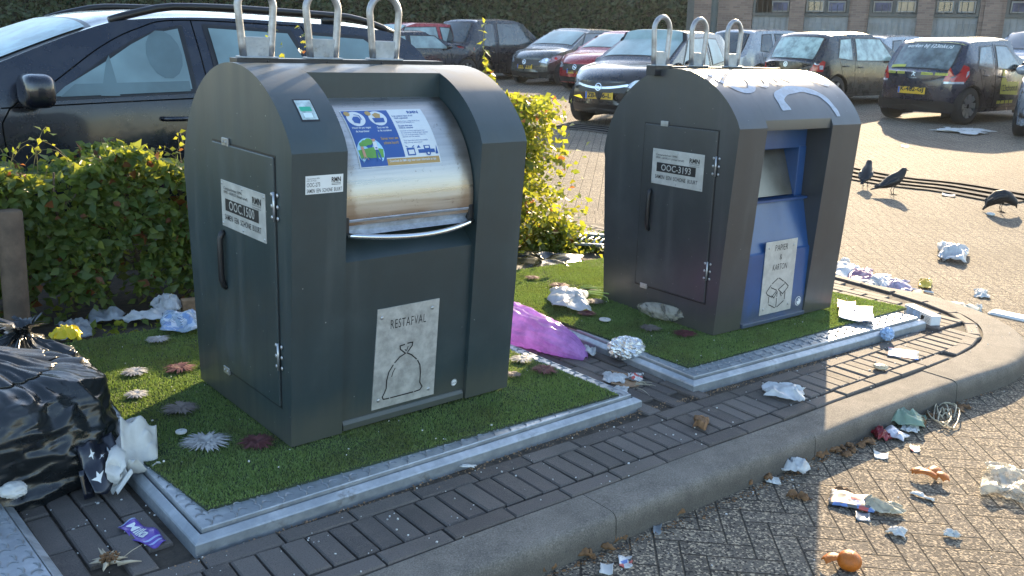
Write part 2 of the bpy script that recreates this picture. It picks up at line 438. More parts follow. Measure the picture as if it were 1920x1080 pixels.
# ================================================================ PLATFORMS AND MATS
def mat_galv():
    t = NT('galvanised_steel'); v = t.vor(38); n = t.noise(6, 5, .7); f = t.noise(60, 4, .6)
    c = t.mix(t.ramp(n, .35, .65), (.30, .33, .36), (.46, .49, .52)); c = t.mix(t.ramp(v, .2, .7)*.25, c, (.25, .28, .31))
    d = t.noise(13, 6, .75); c = t.mix(t.ramp(d, .56, .72)*.6, c, (.14, .125, .10))
    t.set(col=c, rough=t.ramp(f, .3, .7, .35, .6), metal=.55); t.bump(f, .12, .002); return t.m
M_GALV = mat_galv()
M_MARK = mat('shaded_tread_mark', (.25, .27, .29), .4, .5)  # darker colour stands in for the shading of the raised marks
M_RUBBER = mat('black_rubber', (.012, .012, .012), .8)
def platform(label, M, x0, y0, x1, y1, marks=True, fx=0., sp=.034):
    t = thing('steel_platform', label, 'platform', M, 'steel platforms of the containers')
    b = B()
    def ring(ins, z): return [(x0+ins, y0+ins, z), (x1-ins, y0+ins, z), (x1-ins, y1-ins, z), (x0+ins, y1-ins, z)]
    R_ = [ring(0, -.02), ring(0, .028), ring(.003, .032), ring(.022, .042), ring(.024, .042), ring(.025, .028)]
    V = [p for r_ in R_ for p in r_]
    b.add(V, [(i*4+k, i*4+(k+1) % 4, (i+1)*4+(k+1) % 4, (i+1)*4+k) for i in range(len(R_)-1) for k in range(4)])
    b.build('base_frame', M_GALV, t, smooth=25)
    b = B(); a = ring(.030, .02); c = ring(.030, .051); d = ring(.032, .054)
    b.add(a+c+d, [(0, 1, 5, 4), (1, 2, 6, 5), (2, 3, 7, 6), (3, 0, 4, 7), (4, 5, 9, 8), (5, 6, 10, 9), (6, 7, 11, 10), (7, 4, 8, 11), (8, 9, 10, 11)])
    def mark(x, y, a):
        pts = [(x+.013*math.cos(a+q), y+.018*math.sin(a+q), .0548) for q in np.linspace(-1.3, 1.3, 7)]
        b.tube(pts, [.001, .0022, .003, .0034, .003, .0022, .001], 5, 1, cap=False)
    if marks:
        for row in range(3 if marks is True else int(marks)):
            off = .052+row*.034
            x = x0+off; k = 0
            while x < x1-off: mark(x, y0+off, 0 if (k+row) % 2 == 0 else PI*.5); x += sp; k += 1
            y = y0+off+.034; k = 0
            while y < y1-off: mark(x0+off, y, PI/2 if (k+row) % 2 == 0 else 0.); mark(x1-off, y, PI/2 if (k+row) % 2 == 0 else 0.); y += sp; k += 1
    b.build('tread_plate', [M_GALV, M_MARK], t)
    return t
P1 = platform('galvanised steel platform under the residual waste container, with raised tread marks', NM, -.4264, -.262, 1.265, 1.42)
M2 = NM @ T(X2, Y2, 0) @ RZ(A2)
P2 = platform('galvanised steel platform under the blue fronted paper container', M2, -.4825, -.281, 1.227, 1.36)
M3 = NM @ T(-.708, -.50, 0) @ RZ(math.atan2(.03, 1.)+.0)
P3 = platform('galvanised steel platform cut off by the left edge, below the black bags', M3, -1.3, -.4, -.005, .80, marks=9)

def mat_turf():
    t = NT('artificial_grass'); n = t.noise(5, 5, .7); g = t.n('ShaderNodeNewGeometry'); r = X(t, g.outputs['Random Per Island'])
    c = t.mix(r, (.125, .20, .062), (.25, .34, .13)); c = t.mix(t.ramp(n, .46, .66)*.6, c, (.13, .115, .055)); p = t.noise(23, 4); c = t.mix(t.ramp(p, .55, .75)*.5, c, (.12, .15, .05))
    t.set(col=c, rough=.45, spec=.4)
    tr = t.n('ShaderNodeBsdfTranslucent'); t.put(tr.inputs[0], t.mix(r, (.16, .26, .04), (.30, .40, .08)))
    mx = t.n('ShaderNodeMixShader'); mx.inputs[0].default_value = .38; t.link(t.b.outputs[0], mx.inputs[1]); t.link(tr.outputs[0], mx.inputs[2]); t.link(mx.outputs[0], t.out.inputs[0]); return t.m
M_TURF = mat_turf(); M_BACK = mat('mat_backing', (.03, .045, .02), .95)
def turf(label, poly, z, holes=(), dens=85000, hmin=.005, hmax=.012, curl=()):
    P = np.array(poly); lo, hi = P.min(0), P.max(0); n = int(dens*(hi-lo).prod()); q = RNG.random((n, 2))*(hi-lo)+lo
    q = q+np.stack([.006*np.sin(q[:, 1]*37), .006*np.sin(q[:, 0]*29)], 1)
    def inside(q, P):
        c = np.zeros(len(q), bool); m = len(P)
        for i in range(m):
            x0, y0 = P[i]; x1, y1 = P[(i+1) % m]; k = ((y0 > q[:, 1]) != (y1 > q[:, 1])) & (q[:, 0] < (x1-x0)*(q[:, 1]-y0)/(y1-y0+1e-12)+x0); c ^= k
        return c
    k = inside(q, P)
    for H in holes: k &= ~inside(q, np.array(H))
    q = q[k]; n = len(q)
    worn = np.array([mn.noise(Vector((a*4, b_*4, 3.))) for a, b_ in q]); h = (hmin+(hmax-hmin)*RNG.random(n))*np.clip(1-.9*np.clip(worn, 0, 1), .35, 1)
    an = RNG.random(n)*2*PI; le = RNG.random(n)*.008; la = RNG.random(n)*2*PI; wd = .0011+RNG.random(n)*.0009
    base = np.zeros((n, 3)); base[:, :2] = q; base[:, 2] = z
    d = np.stack([np.cos(an)*wd, np.sin(an)*wd, np.zeros(n)], 1); lean = np.stack([np.cos(la)*le, np.sin(la)*le, h], 1)
    mid = base+lean*np.array([.35, .35, .62]); top = base+lean
    V = np.stack([base-d, base+d, mid+d*.7, mid-d*.7, top], 1).reshape(-1, 3)
    i = np.arange(n)*5
    me = bpy.data.meshes.new('artificial_grass_mat')
    nb = len(poly); bv = np.array([(p[0], p[1], z+.002) for p in poly]+[(p[0], p[1], z-.010) for p in poly])
    me.vertices.add(n*5+2*nb); me.vertices.foreach_set('co', np.concatenate([V, bv]).ravel())
    quads = np.stack([i, i+1, i+2, i+3], 1); tris = np.stack([i+3, i+2, i+4], 1); o5 = n*5
    back = [list(range(o5, o5+nb))]+[[o5+a, o5+nb+a, o5+nb+(a+1) % nb, o5+(a+1) % nb] for a in range(nb)]
    loops = np.concatenate([quads.ravel(), tris.ravel(), np.array(sum(back, []))]); tot = np.concatenate([np.full(n, 4), np.full(n, 3), np.array([len(f) for f in back])])
    me.loops.add(len(loops)); me.loops.foreach_set('vertex_index', loops.astype(np.int32)); me.polygons.add(len(tot))
    st = np.concatenate([[0], np.cumsum(tot)[:-1]]); me.polygons.foreach_set('loop_start', st.astype(np.int32)); me.polygons.foreach_set('loop_total', tot.astype(np.int32)); me.update(calc_edges=True)
    mi = np.concatenate([np.zeros(2*n), np.ones(len(back))])
    return finish(me, 'artificial_grass_mat', [M_TURF, M_BACK], mi, None, NM, tag=(label, 'grass mat', 'artificial grass mats'))
t1 = [at(388, 951, TH)[:2], at(1161, 737, TH)[:2], (1.15, 1.38), (-.30, 1.44), at(226, 770, TH)[:2], at(232, 835, TH)[:2]]
body1 = [(.03, .07), (.83, .07), (.83, .70), (.03, .70)]
turf('artificial grass mat around the base of the residual waste container', t1, .058, [body1])
body2 = [c2(.03, .07), c2(.85, .07), c2(.85, .73), c2(.03, .73)]
t2 = [at(1292, 686, TH)[:2], at(1700, 575, TH)[:2], c2(1.16, .5), c2(1.12, 1.30), (2.98, 1.36), (2.0, 1.42), (1.62, 1.40), (1.585, 1.12), at(968, 572, TH)[:2]]
turf('sunlit artificial grass mat around the base of the paper container', t2, .058, [body2])
# ================================================================ CONTAINERS
def mat_paint(name, col, speck=.5, rough=.42):
    t = NT(name); n = t.noise(3.5, 5, .7); x, y, z = t.xyz()
    c = t.mix(t.ramp(n, .35, .7), tuple(v*.88 for v in col), tuple(v*1.15 for v in col))
    sp = t.n('ShaderNodeTexVoronoi'); sp.inputs['Scale'].default_value = 26.; t.link(t.co(), sp.inputs['Vector']); sc = t.xyz(src=sp.outputs['Color'])
    dot = X(t, sp.outputs['Distance']).lt(.055)*sc[0].gt(.80); c = t.mix(dot*speck, c, (.55, .55, .52))
    st = t.noise(1., 4, .6, src=None); 
    mp = t.n('ShaderNodeMapping'); mp.inputs['Scale'].default_value = (14, 14, .8); t.link(t.co(), mp.inputs[0]); streak = t.noise(1., 4, .6, src=mp.outputs[0])
    c = t.mix(t.ramp(streak, .55, .75)*.10, c, (.16, .16, .15))
    c = t.mix(t.ramp(z+(n-.5)*.22+(streak-.5)*.12, .16, .0)*.6, c, (.085, .085, .068))
    mq = t.n('ShaderNodeMapping'); mq.inputs['Scale'].default_value = (3, 9, 40); mq.inputs['Rotation'].default_value = (.5, .3, .2); t.link(t.co(), mq.inputs[0]); sc2 = t.noise(2., 8, .8, src=mq.outputs[0]); c = t.mix(t.ramp(sc2, .70, .74)*.35, c, (.20, .22, .22)); du = t.noise(1.7, 7, .75); c = t.mix(t.ramp(du, .5, .8)*.25, c, (.13, .14, .14))
    t.set(col=c, rough=t.ramp(streak, .35, .7, rough, rough+.12), spec=.6, coat=.35, coatr=.35); t.bump(t.noise(180, 2), .06, .001); return t.m
M_BODY1 = mat_paint('dark_green_grey_paint', (.018, .035, .040))
M_BODY2 = mat_paint('anthracite_paint', (.033, .037, .042), .3, .34)
M_BLUE = mat_paint('blue_paint', (.010, .062, .20), .1, .3)
M_DARK = mat('black_plastic', (.012, .012, .014), .45, var=.1)
M_PLATE = mat('aluminium_plate', (.50, .50, .48), .45, .35, .12, 20)
M_WHITE = mat('white_print', (.72, .74, .74), .5, var=.04)
M_INK = mat('black_ink', (.014, .014, .016), .5, var=.05)
M_CHROME = mat('polished_steel', (.70, .71, .72), .16, 1., .04)
M_ZINC = mat('zinc', (.45, .46, .47), .38, .8, .15, 30)
def mat_steel():
    t = NT('worn_stainless_steel'); x, y, z = t.xyz(); n = t.noise(4, 6, .7); mp = t.n('ShaderNodeMapping'); mp.inputs['Scale'].default_value = (2., 60, 60); t.link(t.co(), mp.inputs[0]); br = t.noise(1., 4, .6, src=mp.outputs[0])
    c = t.mix(t.ramp(br, .3, .7), (.40, .39, .37), (.52, .51, .49))
    e = (x-.425).op('ABSOLUTE')                                   # rust and grime run down near both ends of the drum
    c = t.mix(t.ramp(e+(n-.5)*.16, .18, .22)*.5, c, (.18, .105, .045))
    c = t.mix(t.ramp(z+(n-.5)*.06, .725, .665)*.55, c, (.24, .19, .14)); sp = t.noise(45, 5, .8); c = t.mix(t.ramp(sp, .60, .70)*.6, c, (.09, .06, .035))
    t.set(col=c, rough=t.ramp(br, .3, .7, .26, .42), metal=t.ramp(n, .5, .75, .95, .6)); t.bump(br, .05, .001); return t.m
M_STEEL = mat_steel()
M_PLATEDIRT = mat('stained_plate', (.42, .42, .40), .5, .3, .22, 25)

def profile(D, Hk, yc, zc, r, ef, eb, n=40, cutz=None, front=True):
    a0 = math.acos(max(-1, min(1, yc/r))); P = []
    for i in range(n+1):
        a = PI-a0-(PI-a0)*i/n*1.0
        P.append((yc+r*math.cos(a), zc+r*math.sin(a)))
    P[0] = (0, Hk); P[-1] = (D, zc)
    P.append((D-eb, 0)); P.append((ef, 0)); return P
def scr(b, x, y, z, r=.004, m=0, d='x'):
    if d == 'x': b.ball((x, y, z), r, m, 4, sc=(.5, 1, 1))
    else: b.ball((x, y, z), r, m, 4, sc=(1, .5, 1))

def container(k, M, dim, label, paint):
    W, D, Hk, yc, zc, r, xi0, xi1 = dim
    t = thing('waste_container', label, 'container', M, 'lift up waste containers')
    P = profile(D, Hk, yc, zc, r, .0474, .0442)
    lean = lambda z: .0474*(1-z/Hk)
    hb = B()
    def slab(poly, a, b_): hb.prism(poly, a, b_)
    if k == 0:
        slab(P, 0, xi0); slab(P, xi1, W)
        arc = [p for p in P[:-2] if p[0] > .24 and p[1] > .7]
        z24 = zc+math.sqrt(r*r-(.24-yc)**2)
        mid = [(.30, 0), (.30, .63), (.34, .632), (.34, 1.018), (.24, 1.018), (.24, z24)]+arc+[(D-.0442, 0)]
        slab(mid, xi0+.0004, xi1-.0004)
    else:
        slab(P, 0, xi0); slab(P, xi1, W)
        mid = [(.34, 0), (.34, .905), (.012, .905)]+[(.012, Hk-.0+.0)]+[p for p in P[1:-2]]+[(D-.0442, 0)]
        slab(mid, xi0+.0004, xi1-.0004)
    hb.build('housing', paint, t, smooth=20)
    # side door
    if k == 0: y0, y1, z0, z1 = .105, .530, .115, .880; dz = -.02
    else: y0, y1, z0, z1 = .110, .548, .135, .900; dz = -.003
    db = B(); db.box((-.006, y0, z0), (.002, y1, z1)); door = db.build('service_door', paint, t, bevel=.003)
    g = B()
    for a, c in (((y0-.006, z0-.006), (y1+.006, z0)), ((y0-.006, z1), (y1+.006, z1+.006)), ((y0-.006, z0), (y0, z1)), ((y1, z0), (y1+.006, z1))):
        g.box((-.001, a[0], a[1]), (.004, c[0], c[1]))
    g.build('door_gap', M_DARK, t)
    b = B(); hy = .462 if k == 0 else .482; b.tube([(-.006, hy, .595), (-.014, hy, .592), (-.021, hy, .575), (-.022, hy, .51), (-.021, hy, .44), (-.014, hy, .417), (-.006, hy, .412)], .0105, 8)
    b.build('door_handle', M_DARK, door, smooth=True)
    for zc_ in ((.739, .279) if k == 0 else (.751, .285)):
        b = B(); b.tube([(-.008, y0-.004, zc_-.043), (-.008, y0-.004, zc_+.043)], .004, 8)
        for dz_ in (-.034, 0, .034):
            scr(b, -.007, y0+.011, zc_+dz_, .0065); scr(b, -.003, y0-.017, zc_+dz_, .0065)
        b.build('hinge', M_ZINC, t, smooth=True)
    for zz in (z1+.008, z0-.002):
        b = B(); yy = .425 if zz > .5 else .49; b.box((-.009, yy-.022, zz-.012), (-.001, yy+.022, zz+.012)); scr(b, -.010, yy-.011, zz, .004); scr(b, -.010, yy+.011, zz, .004)
        b.build('latch', M_ZINC, t, bevel=.002)
    # identification plate on the door
    sx0, sx1, sz0, sz1 = (.158, .467, .618, .766) if k == 0 else (.172, .484, .632, .793)
    w_, h_ = sx1-sx0, sz1-sz0; fn = lambda x, y, o=.0: (-.0085-o, sx1-x, sz0+y)
    b = B(); b.box((-.0082, sx0, sz0), (-.0055, sx1, sz1)); pl = b.build('identification_plate', M_PLATE, t, bevel=.0008)
    b = B(); f1 = lambda x, y: fn(x, y, .0004); f2 = lambda x, y: fn(x, y, .0010)
    rect(b, .030, h_*.36, w_*.86, h_*.62, f1, 0)
    text(b, 'Containerbeheer: RMN', .022, h_*.81, .010, f1, 0, w=w_*.42)
    text(b, '0900 - 6039222 (lokaal tarief)', .022, h_*.71, .0095, f1, 0, w=w_*.55)
    text(b, 'RMN', w_*.73, h_*.73, .020, f1, 0, w=w_*.19, bold=.03)
    text(b, 'REINIGINGSBEDRIJF', w_*.73, h_*.68, .0045, f1, 0, w=w_*.19); text(b, 'MIDDEN NEDERLAND', w_*.73, h_*.635, .0045, f1, 0, w=w_*.19)
    text(b, 'SAMEN  EEN  SCHONE  BUURT', .024, h_*.16, .0185, f1, 0, w=w_*.83, bold=.004)
    text(b, 'OOC.1500' if k == 0 else 'OOC-3193', w_*.19, h_*.40, .030, f2, 1, w=w_*.58, bold=.008)
    b.build('lettering', [M_INK, M_PLATE], pl)
    b = B()
    for px in (.008, w_/2, w_-.008):
        for pz in (.010, h_-.010):
            p = fn(px, pz); b = B(); scr(b, p[0], p[1], p[2], .0045); b.build('screw', M_ZINC, pl, smooth=True)
    # lifting eyes on a rail
    if k == 0: rail = (.03, .80, .42); eyes = (.107, .335, .570); zt = zc+r
    else: rail = (-.04, .86, .50); eyes = (.015, .262, .510); zt = zc+r-.004
    yr = rail[2]
    b = B(); b.box((rail[0], yr-.025, zt-.03), (rail[1], yr+.03, zt+.012)); 
    for q in np.linspace(rail[0]+.1, rail[1]-.05, 4): b.ball((q, yr-.025, zt+.004), .004, 0, 4)
    b.build('top_rail', mat('rail_steel', (.05, .05, .055), .4, .6), t, bevel=.003)
    for ex in eyes:
        z0e = zt+.013; pts = []; hw, hb_, HH = .058, .045, .208 if k == 0 else .212
        for q in np.linspace(0, 1, 5): pts.append((ex-hb_-(hw-hb_)*q, yr, z0e+.004+q*(HH-hw)))
        for a in np.linspace(PI, 0, 13)[1:-1]: pts.append((ex+hw*math.cos(a), yr, z0e+HH-hw+hw*math.sin(a)))
        for q in np.linspace(1, 0, 5): pts.append((ex+hb_+(hw-hb_)*q, yr, z0e+.004+q*(HH-hw)))
        if k == 1: pts = [(ex+(p[0]-ex)*.86, p[1], p[2]) for p in pts]
        b = B(); b.tube(pts, .0115, 10); eye = b.build('lifting_eye', mat('eye_steel', (.34, .34, .35), .42, .75, .25, 25), t, smooth=True)
        b = B(); ww = .040 if k == 0 else .036; b.box((ex-ww, yr-.006, z0e+.002), (ex+ww, yr+.006, z0e+.062)); b.box((ex-ww-.018, yr-.03, z0e-.001), (ex+ww+.018, yr+.03, z0e+.0045))
        b.build('gusset_plate', M_GALV, eye, bevel=.0015)
    return t, P

def to_cont(k):
    return NM @ T(0, 0, TH) @ RY(-.008) @ RX(.009) if k == 0 else NM @ T(X2, Y2, TH) @ RZ(A2) @ RY(-.0098) @ RX(-.0126)
C1, PR1 = container(0, to_cont(0), (.8656, .7807, .902, .3686, .7099, .4201, .177, .673), 'dark grey-green container with a steel drum, signed RESTAFVAL, nearest the camera', M_BODY1)
C2, PR2 = container(1, to_cont(1), (.8837, .8161, .918, .3855, .7145, .4387, .184, .658), 'anthracite container with a blue front panel for paper, graffiti on its top', M_BODY2)

def finish_c1():
    t = C1; x0, x1 = .1775, .6725
    fl = lambda z: .047*(1-z/.902)+.016
    b = B(); b.prism([(fl(0), .0), (fl(.56), .562), (.112, .632), (.30, .634), (.30, .0)], x0, x1); b.build('front_panel', M_BODY1, t, smooth=30)
    b = B(); b.prism([(fl(0)-.012, .002), (fl(0)-.012, .022), (fl(.03)-.003, .034), (fl(0), .034), (fl(0), .002)], x0+.006, x1-.006); b.build('bottom_ledge', M_BODY1, t, bevel=.002)
    # drum
    cy, cz, R_ = .378, .715, .346
    an = np.linspace(math.radians(187), math.radians(95), 40)
    pol = [(cy+R_*math.cos(a), cz+R_*math.sin(a)) for a in an]
    b = B(); b.prism(pol+[(cy, cz)], x0+.004, x1-.004); dr = b.build('drum', M_STEEL, t, smooth=40)
    def curved(o):
        def f(x, y):       # x along the drum, y: arc length up from the 180 degree line
            a = PI-y/R_; return (x, cy+(R_+o)*math.cos(a), cz+(R_+o)*math.sin(a))
        return f
    # information poster: corners measured on the drum
    X0, X1, Y0, Y1 = .252, .552, .128, .332
    w_, h_ = X1-X0, Y1-Y0
    bl, wh, oc = mat('poster_blue', (.022, .085, .30), .4, var=.05), mat('poster_white', (.62, .66, .68), .4, var=.04), mat('poster_ochre', (.42, .27, .09), .4, var=.06)
    gr, sk, lb = mat('poster_green', (.12, .33, .06), .4), mat('poster_skin', (.55, .30, .20), .4), mat('poster_sky', (.35, .60, .78), .4)
    f0, f1, f2, f3 = [(lambda o: (lambda x, y: curved(o)(X0+x*w_, Y0+y*h_)))(o) for o in (.0012, .0018, .0023, .0028)]
    b = B(); rect(b, 0, 0, 1, 1, f0, 1, 4, 14); po = b.build('information_poster', [bl, wh], dr, smooth=True)
    b = B(); rect(b, .012, .13, .56, .985, f1, 0, 4, 14); rect(b, .012, .012, .33, .13, f1, 0, 3, 3); rect(b, .33, .012, .985, .115, f1, 2, 3, 3)
    for cx in (.14, .40): disc(b, cx, .82, .105, f2, 1, 24, .145)
    disc(b, .06, .92, .035, f3, 2, 12, .05); disc(b, .31, .92, .035, f3, 2, 12, .05)
    # hand holding a card
    b.add([f3(*p) for p in ((.10, .74), (.16, .72), (.19, .80), (.17, .86), (.12, .86), (.09, .81))], [(0, 1, 2, 3, 4, 5)], 0); strip(b, [(.14, .90), (.19, .88), (.20, .80)], .012, f3, 0)
    # bag over bin
    b.add([f3(*p) for p in ((.34, .73), (.46, .73), (.47, .82), (.33, .82))], [(0, 1, 2, 3)], 0); b.add([f3(*p) for p in ((.37, .82), (.43, .82), (.45, .90), (.40, .93), (.35, .89))], [(0, 1, 2, 3, 4)], 2)
    # round picture: park with a person on skates and a child on a bicycle
    b.add([f2(.165, .24)]+[f2(.165+.155*math.cos(a), .24+.225*math.sin(a)) for a in np.linspace(-.25*PI, 1.25*PI, 26)], [(0, i+1, i+2) for i in range(25)], 3)
    b.add([f3(*p) for p in ((.03, .14), (.30, .14), (.315, .27), (.20, .31), (.02, .27))], [(0, 1, 2, 3, 4)], 4)
    for cx, cy_, rr in ((.12, .38, .04), (.17, .40, .045), (.08, .36, .03)): disc(b, cx, cy_, rr, f3, 4, 10, rr*1.3)
    f4 = lambda x, y: curved(.0034)(X0+x*w_, Y0+y*h_)
    strip(b, [(.235, .30), (.225, .20), (.22, .09)], .016, f4, 0); strip(b, [(.24, .30), (.255, .20), (.265, .10)], .016, f4, 0); strip(b, [(.235, .38), (.235, .28)], .045, f4, 1); disc(b, .23, .425, .022, f4, 5, 10, .03)
    disc(b, .225, .452, .022, f4, 0, 8, .015)
    for cx in (.06, .115): 
        for a in range(10): strip(b, [(cx+.022*math.cos(a*.63), .12+.03*math.sin(a*.63)), (cx+.022*math.cos((a+1)*.63), .12+.03*math.sin((a+1)*.63))], .006, f4, 0)
    strip(b, [(.06, .12), (.08, .18), (.115, .12)], .008, f4, 5); strip(b, [(.08, .18), (.078, .26)], .03, f4, 5); disc(b, .075, .30, .02, f4, 5, 10, .03)
    wt_ = 1
    for s_, x_, y_, ww in (('Houd de pas tegen', .045, .62, .22), ('de kaartlezer', .07, .565, .16), ('Gooi uw zak', .335, .62, .14), ('in de container', .33, .565, .17)): text(b, s_, x_, y_, .036, f2, wt_, w=ww, bold=.02)
    for s_, x_, y_, ww in (('Samen voor een', .33, .42, .21), ('schone buurt!', .345, .345, .18)): text(b, s_, x_, y_, .05, f2, 6, w=ww, bold=.02)
    text(b, 'RMN', .80, .90, .055, f1, 0, w=.14, bold=.03)
    for s_, x_, y_, hh, ww, bo in (('Is de container kapot of vol?', .585, .83, .030, .26, .02), ('Heeft u gebreken?', .60, .785, .030, .17, .02), ('Bel telefoonnummer 0900 603 92 22 van', .60, .735, .022, .30, 0), ('RMN voor een melding bij ons', .60, .70, .022, .22, 0),
                                   ('Zet geen afval naast', .60, .635, .030, .18, .02), ('of bij de container', .60, .595, .030, .18, .02), ('Grofvuil en karton gaat gratis naar', .60, .545, .022, .31, 0), ('de milieustraat. Grofvuil laten ophalen', .60, .51, .022, .34, 0), ('kan ook via de gemeente. Maak een', .60, .475, .022, .30, 0), ('afspraak voor het ophalen.', .60, .44, .022, .22, 0),
                                   ('Voor meer informatie is ook mogelijk', .60, .375, .022, .30, 0), ('Kijk ook op: www.rmn.nl', .60, .34, .022, .22, 0)): text(b, s_, x_, y_, hh, f1, 0, w=ww, bold=bo)
    text(b, 'Download de RMN app voor meer informatie en tips', .36, .045, .04, f2, 1, w=.58, bold=.015)
    # bin and lorry pictogram
    rect(b, .60, .145, .70, .27, f1, 0); rect(b, .615, .165, .685, .235, f2, 1); strip(b, [(.60, .30), (.62, .28)], .012, f1, 0); strip(b, [(.70, .30), (.68, .28)], .012, f1, 0)
    rect(b, .74, .175, .95, .235, f1, 0); rect(b, .82, .235, .90, .30, f1, 0); rect(b, .835, .25, .885, .285, f2, 1); disc(b, .86, .165, .03, f2, 0, 14, .035); disc(b, .86, .165, .014, f3, 1, 10, .017); b.add([f1(.73, .26), f1(.78, .26), f1(.76, .31)], [(0, 1, 2)], 0); b.add([f1(.95, .15), f1(.985, .15), f1(.985, .30)], [(0, 1, 2)], 0)
    b.build('poster_print', [bl, wh, oc, lb, gr, sk, oc], po)
    # lip and pull bar
    b = B(); b.prism([(.048, .655), (.030, .690), (.042, .698), (.066, .665), (.075, .650)], x0+.022, x1-.022); b.prism([(.03, .642), (.048, .655), (.10, .66), (.10, .642)], x0+.022, x1-.022)
    b.build('drum_lip', mat('lip_steel', (.50, .53, .58), .35, .7, .2, 30), t, bevel=.001)
    b = B(); pts = []
    for u in np.linspace(0, 1, 17): pts.append((x0+.010+u*(x1-x0-.016), .030-.060*math.sin(PI*min(1, u*1.0+.0))**.8*(1 if 0 < u < 1 else 0), .650-.012*math.sin(PI*u)-.004))
    b.tube(pts, .0085, 10); b.build('pull_bar', M_CHROME, t, smooth=True)
    for xx in (x0+.002, x1-.022): b = B(); b.box((xx, .03, .635), (xx+.020, .12, .70)); b.build('drum_bearing', M_DARK, t, bevel=.004)
    # symbol plate
    px0, px1, pz0, pz1 = .293, .545, .045, .392
    def on(o): return lambda x, y: (x, fl(y)-.0035-o, y)
    b = B(); V = []
    f = on(0); g = lambda x, y: (x, fl(y)+.0, y)
    V = [f(px0, pz0), f(px1-.004, pz0), f(px1, pz1), f(px0+.012, pz1)]+[g(px0, pz0), g(px1-.004, pz0), g(px1, pz1), g(px0+.012, pz1)]
    b.add(V, [(0, 1, 2, 3), (0, 4, 5, 1), (1, 5, 6, 2), (2, 6, 7, 3), (3, 7, 4, 0)]); sp = b.build('symbol_plate', M_PLATEDIRT, t)
    b = B(); f = on(.0006); text(b, 'RESTAFVAL', .355, .318, .032, f, 0, w=.138, bold=-.006, space=1.15)
    def stroke(pts, wd=.0042, gaps=()):
        strip(b, pts, wd, f)
    # tied bag in broken strokes
    cx = .420
    stroke([(cx-.006, .224), (cx-.024, .240), (cx-.026, .252), (cx-.008, .254)]); stroke([(cx+.004, .256), (cx+.024, .256), (cx+.022, .244), (cx+.006, .226)])
    stroke([(cx-.006, .236), (cx-.001, .230)], .003); stroke([(cx+.006, .244), (cx+.001, .232)], .003)
    stroke([(cx-.003, .222), (cx-.026, .213), (cx-.044, .197)]); stroke([(cx-.050, .190), (cx-.066, .168), (cx-.073, .140), (cx-.074, .112), (cx-.080, .098), (cx-.088, .084), (cx-.084, .075), (cx-.062, .074)])
    stroke([(cx-.056, .074), (cx+.034, .074)]); stroke([(cx+.040, .074), (cx+.062, .076), (cx+.070, .086), (cx+.060, .104), (cx+.061, .140), (cx+.057, .168), (cx+.047, .186)]); stroke([(cx+.042, .192), (cx+.022, .211), (cx+.003, .222)]); stroke([(cx-.054, .150), (cx-.050, .164), (cx-.042, .177)], .003)
    b.build('pictogram', M_INK, sp)
    b = B()
    for x_, z_ in ((px0+.028, pz1-.030), (px1-.028, pz1-.028), (px0+.024, pz0+.030), (px1-.028, pz0+.026)): p = on(0)(x_, z_); b = B(); b.ball(p, .0065, 0, 5, sc=(1, .6, 1)); b.build('screw', M_ZINC, sp, smooth=True)
    b = B(); f = on(-.001); disc(b, .628, .068, .013, f, 0, 20); st = b.build('round_sticker', M_WHITE, t)
    b = B(); f = on(-.0002); text(b, 'PLASTIC', .617, .064, .006, f, 0, w=.022); 
    for a in range(14): strip(b, [(.628+.0115*math.cos(a*.45), .068+.0115*math.sin(a*.45)), (.628+.0115*math.cos(a*.45+.45), .068+.0115*math.sin(a*.45+.45))], .0012, f, 0)
    b.build('sticker_print', M_INK, st)
    # number sticker on the left column
    fs = lambda o: (lambda x, y: (x, .047*(1-y/.902)-o, y))
    b = B(); rect(b, .042, .785, .163, .838, fs(.0008), 0); st = b.build('number_sticker', M_WHITE, t)
    b = B(); f = fs(.0013); text(b, 'OOC-273', .046, .806, .0125, f, 0, w=.042); text(b, 'SAMEN  EEN  SCHONE  BUURT', .046, .789, .0115, f, 0, w=.113, bold=.004); text(b, 'RMN', .125, .816, .014, f, 0, w=.030, bold=.03); text(b, 'Containerbeheer: RMN', .046, .828, .004, f, 0, w=.04); text(b, '0900 - 60 39 222', .046, .822, .004, f, 0, w=.03)
    rect(b, .125, .812, .155, .8135, f, 0); rect(b, .125, .808, .155, .8095, f, 0)
    b.build('lettering', M_INK, st)
    # card reader window on the curved top
    def arcp(x, s, o=0.):      # s: angle on the housing arc from vertical
        a = PI/2+s; return (x, .3686+(.4201+o)*math.cos(a), .7099+(.4201+o)*math.sin(a))
    b = B(); b.grid(lambda u, v: arcp(.060+u*.058, .66+v*.20, .0006), 2, 6); rf = b.build('card_reader', M_DARK, t, smooth=True)
    sc_ = mat('reader_glass', (.42, .52, .52), .15, .1, .3, 40, coat=.5); gn = mat('reader_green', (.03, .38, .24), .3)
    b = B(); b.grid(lambda u, v: arcp(.064+u*.050, .675+v*.17, .0012), 2, 6, 0); b.grid(lambda u, v: arcp(.069+u*.036, .735+v*.04, .0018), 2, 2, 1); b.grid(lambda u, v: arcp(.074+u*.026, .79+v*.04, .0018), 2, 2, 2)
    b.build('reader_screen', [sc_, gn, mat('reader_pale', (.62, .75, .76), .3)], rf, smooth=True)
finish_c1()

